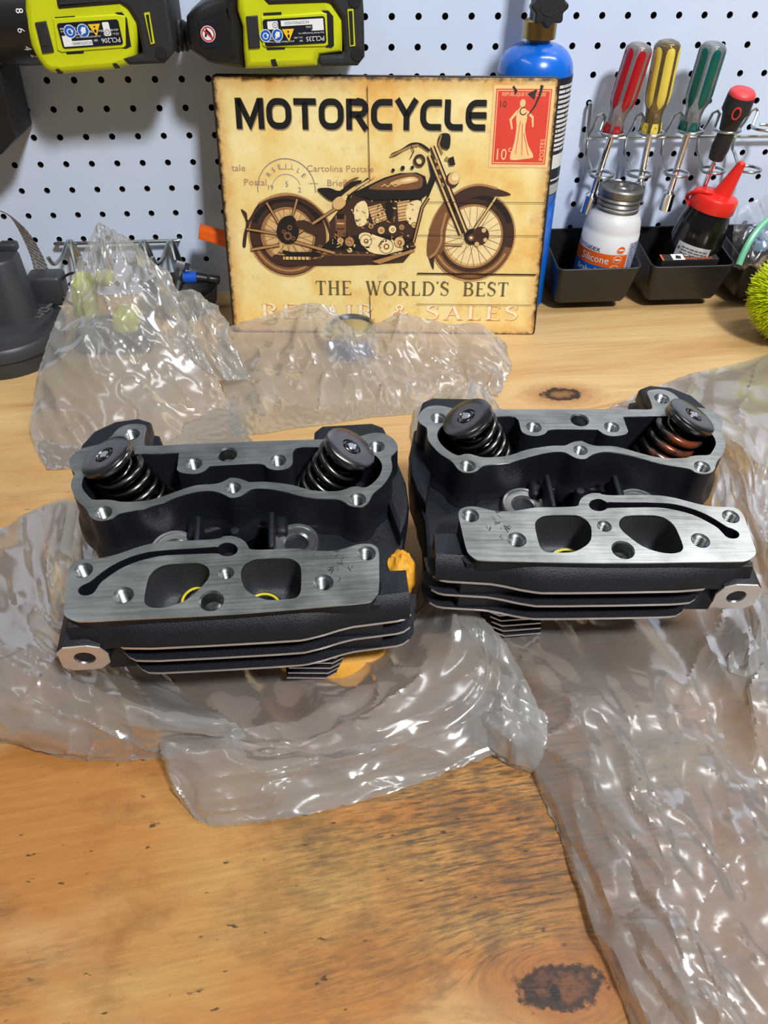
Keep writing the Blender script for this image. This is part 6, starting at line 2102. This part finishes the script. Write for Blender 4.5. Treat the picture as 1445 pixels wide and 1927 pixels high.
    sheet(mb, N('h',
        ([(250, 1225), (395, 1222), (535, 1225), (680, 1205), (772, 1150), (792, 1020)], [.003, .003, .003, .004, .020, .050]),
        ([(285, 1345), (420, 1345), (565, 1335), (715, 1295), (838, 1205), (845, 1110)], [.014, .016, .018, .020, .034, .050]),
        ([(300, 1400), (440, 1410), (585, 1400), (740, 1360), (890, 1275), (915, 1170)], [.016, .020, .022, .024, .030, .036]),
        ([(318, 1450), (425, 1470), (580, 1455), (745, 1415), (915, 1345), (985, 1265)], [.010, .014, .016, .016, .022, .026]),
        ([(345, 1508), (396, 1553), (560, 1534), (740, 1490), (900, 1432), (1028, 1380)], [.001, .001, .001, .002, .006, .012])), 27, 0.0085, 22, fold=1.1)
    sheet(mb, N('h',
        ([(880, 1290), (930, 1300), (975, 1310), (1030, 1345)], [.020, .028, .030, .024]),
        ([(885, 1345), (930, 1365), (980, 1380), (1028, 1395)], [.016, .022, .022, .016]),
        ([(892, 1400), (935, 1430), (975, 1448), (1012, 1452)], [.006, .004, .002, .001])), 31, 0.006, 16)
    mb.build('bag_flap', B, t, smooth=16, label='front flap of the bag with a torn square corner')

    t = thing('plastic_bag', 'long crumpled clear plastic bag under the right cylinder head running to the front', 'plastic bag', (0.5, -0.55, T))
    mb = MB()
    sheet(mb, N('h',
        ([(840, 1150), (930, 1150), (1035, 1150), (1150, 1150), (1270, 1145), (1390, 1130), (1520, 1110)], [.030, .012, .004, .004, .004, .016, .016]),
        ([(935, 1260), (1020, 1270), (1110, 1275), (1210, 1275), (1320, 1265), (1425, 1245), (1540, 1220)], [.004, .020, .024, .022, .018, .026, .020]),
        ([(985, 1390), (1070, 1385), (1160, 1385), (1250, 1385), (1350, 1375), (1450, 1360), (1550, 1340)], [.001, .020, .024, .024, .014, .026, .022]),
        ([(1025, 1510), (1110, 1510), (1200, 1505), (1290, 1500), (1385, 1495), (1480, 1480), (1565, 1470)], [.001, .018, .026, .024, .018, .016, .016]),
        ([(1085, 1640), (1165, 1640), (1250, 1635), (1340, 1630), (1430, 1625), (1510, 1615), (1580, 1605)], [.001, .018, .026, .026, .022, .016, .012]),
        ([(1135, 1770), (1215, 1770), (1300, 1770), (1390, 1765), (1475, 1760), (1545, 1750), (1600, 1740)], [.001, .018, .026, .026, .020, .014, .010]),
        ([(1180, 1890), (1265, 1890), (1350, 1890), (1435, 1885), (1515, 1880), (1575, 1870), (1620, 1860)], [.001, .018, .024, .024, .020, .012, .010]),
        ([(1225, 2010), (1310, 2010), (1395, 2010), (1480, 2005), (1550, 2000), (1600, 1990), (1640, 1980)], [.001, .016, .022, .022, .016, .012, .010])), 41, 0.0075, 17, fold=1.25)
    mb.build('bag_flap', B, t, smooth=16, label='long tail of the bag running towards the front right')
    mb = MB()
    sheet(mb, N('h',
        ([(1148, 768), (1200, 742), (1262, 716), (1345, 690), (1450, 664), (1540, 640)], [.004, .010, .012, .010, .010, .008]),
        ([(1170, 810), (1230, 790), (1300, 775), (1375, 750), (1465, 735), (1560, 720)], [.004, .018, .024, .026, .024, .020]),
        ([(1340, 860), (1365, 860), (1395, 850), (1425, 840), (1490, 830), (1580, 820)], [.012, .020, .032, .036, .030, .024]),
        ([(1355, 960), (1378, 960), (1405, 955), (1435, 950), (1500, 940), (1590, 930)], [.010, .022, .034, .036, .034, .026]),
        ([(1395, 1060), (1412, 1060), (1432, 1060), (1455, 1060), (1515, 1050), (1600, 1040)], [.014, .022, .030, .032, .030, .024]),
        ([(1385, 1160), (1410, 1160), (1440, 1165), (1470, 1170), (1530, 1160), (1610, 1150)], [.010, .018, .026, .030, .026, .020]),
        ([(1330, 1260), (1370, 1270), (1420, 1280), (1475, 1285), (1545, 1280), (1620, 1270)], [.012, .020, .026, .028, .024, .018])), 53, 0.0085, 18, fold=0.7)
    mb.build('bag_flap', B, t, smooth=16, label='part of the bag bunched up behind and right of the head')
    mb = MB()
    sheet(mb, N('h',
        ([(782, 770), (825, 738), (885, 718), (925, 740), (948, 775)], [.004, .020, .026, .018, .004]),
        ([(775, 810), (825, 790), (880, 775), (930, 780), (960, 800)], [.004, .020, .026, .020, .006]),
        ([(780, 850), (830, 835), (885, 825), (935, 825), (965, 830)], [.002, .010, .012, .010, .004])), 61, 0.006, 18)
    mb.build('bag_flap', B, t, smooth=16, label='small fold of the bag showing behind the right cylinder head')


bags()


def zip_bag():
    t = thing('zip_bag', 'clear zip bag with a green seal strip full of blue grey parts', 'zip bag', (0.77, -0.06, -0.19))
    mb = MB()
    sheet(mb, N('y',
        ([(1388, 395), (1420, 376), (1460, 358), (1520, 345)], [-.030, -.028, -.026, -.024]),
        ([(1380, 440), (1412, 430), (1455, 420), (1520, 410)], [-.060, -.066, -.068, -.066]),
        ([(1378, 490), (1405, 492), (1450, 480), (1520, 470)], [-.074, -.084, -.090, -.088]),
        ([(1395, 508), (1415, 512), (1455, 512), (1520, 505)], [-.066, -.074, -.080, -.080])), 71, 0.006, 18)
    mb.build('film', MAT['zipbag'], t, smooth=16)
    mb = MB()
    a = [at_y(px, py, yy) for px, py, yy in ((1390, 498, -.092), (1402, 470, -.088), (1420, 440, -.082), (1446, 412, -.074), (1480, 388, -.066))]
    mb.tube(smoothline(a, 5), 0.0034, 8)
    mb.v = [p for p in mb.v]
    mb.build('zip_strip', plain('green_zip', srgb(112, 190, 150), 0.35), t, label='translucent green zip strip')
    return t


zip_bag()
plug = plain('blue_grey_plug', srgb(134, 156, 186), 0.4)
for k, (px, py, yy, a) in enumerate(((1418, 440, -.052, 20), (1432, 428, -.050, -15), (1440, 448, -.056, 40), (1428, 462, -.060, 5), (1446, 436, -.046, 70))):
    p = at_y(px, py, yy)
    mb = MB().box(p, (0.016, 0.010, 0.011), bev=0.002, M=Matrix.Rotation(radians(a), 3, 'Y'))
    mb.box(p + Matrix.Rotation(radians(a), 3, 'Y') @ Vector((0.011, 0, 0)), (0.008, 0.006, 0.007), bev=0.001, M=Matrix.Rotation(radians(a), 3, 'Y'))
    single(mb, 'wire_connector', plug, 'small blue grey plastic connector inside the clear zip bag', 'connector', 'connectors in the zip bag')
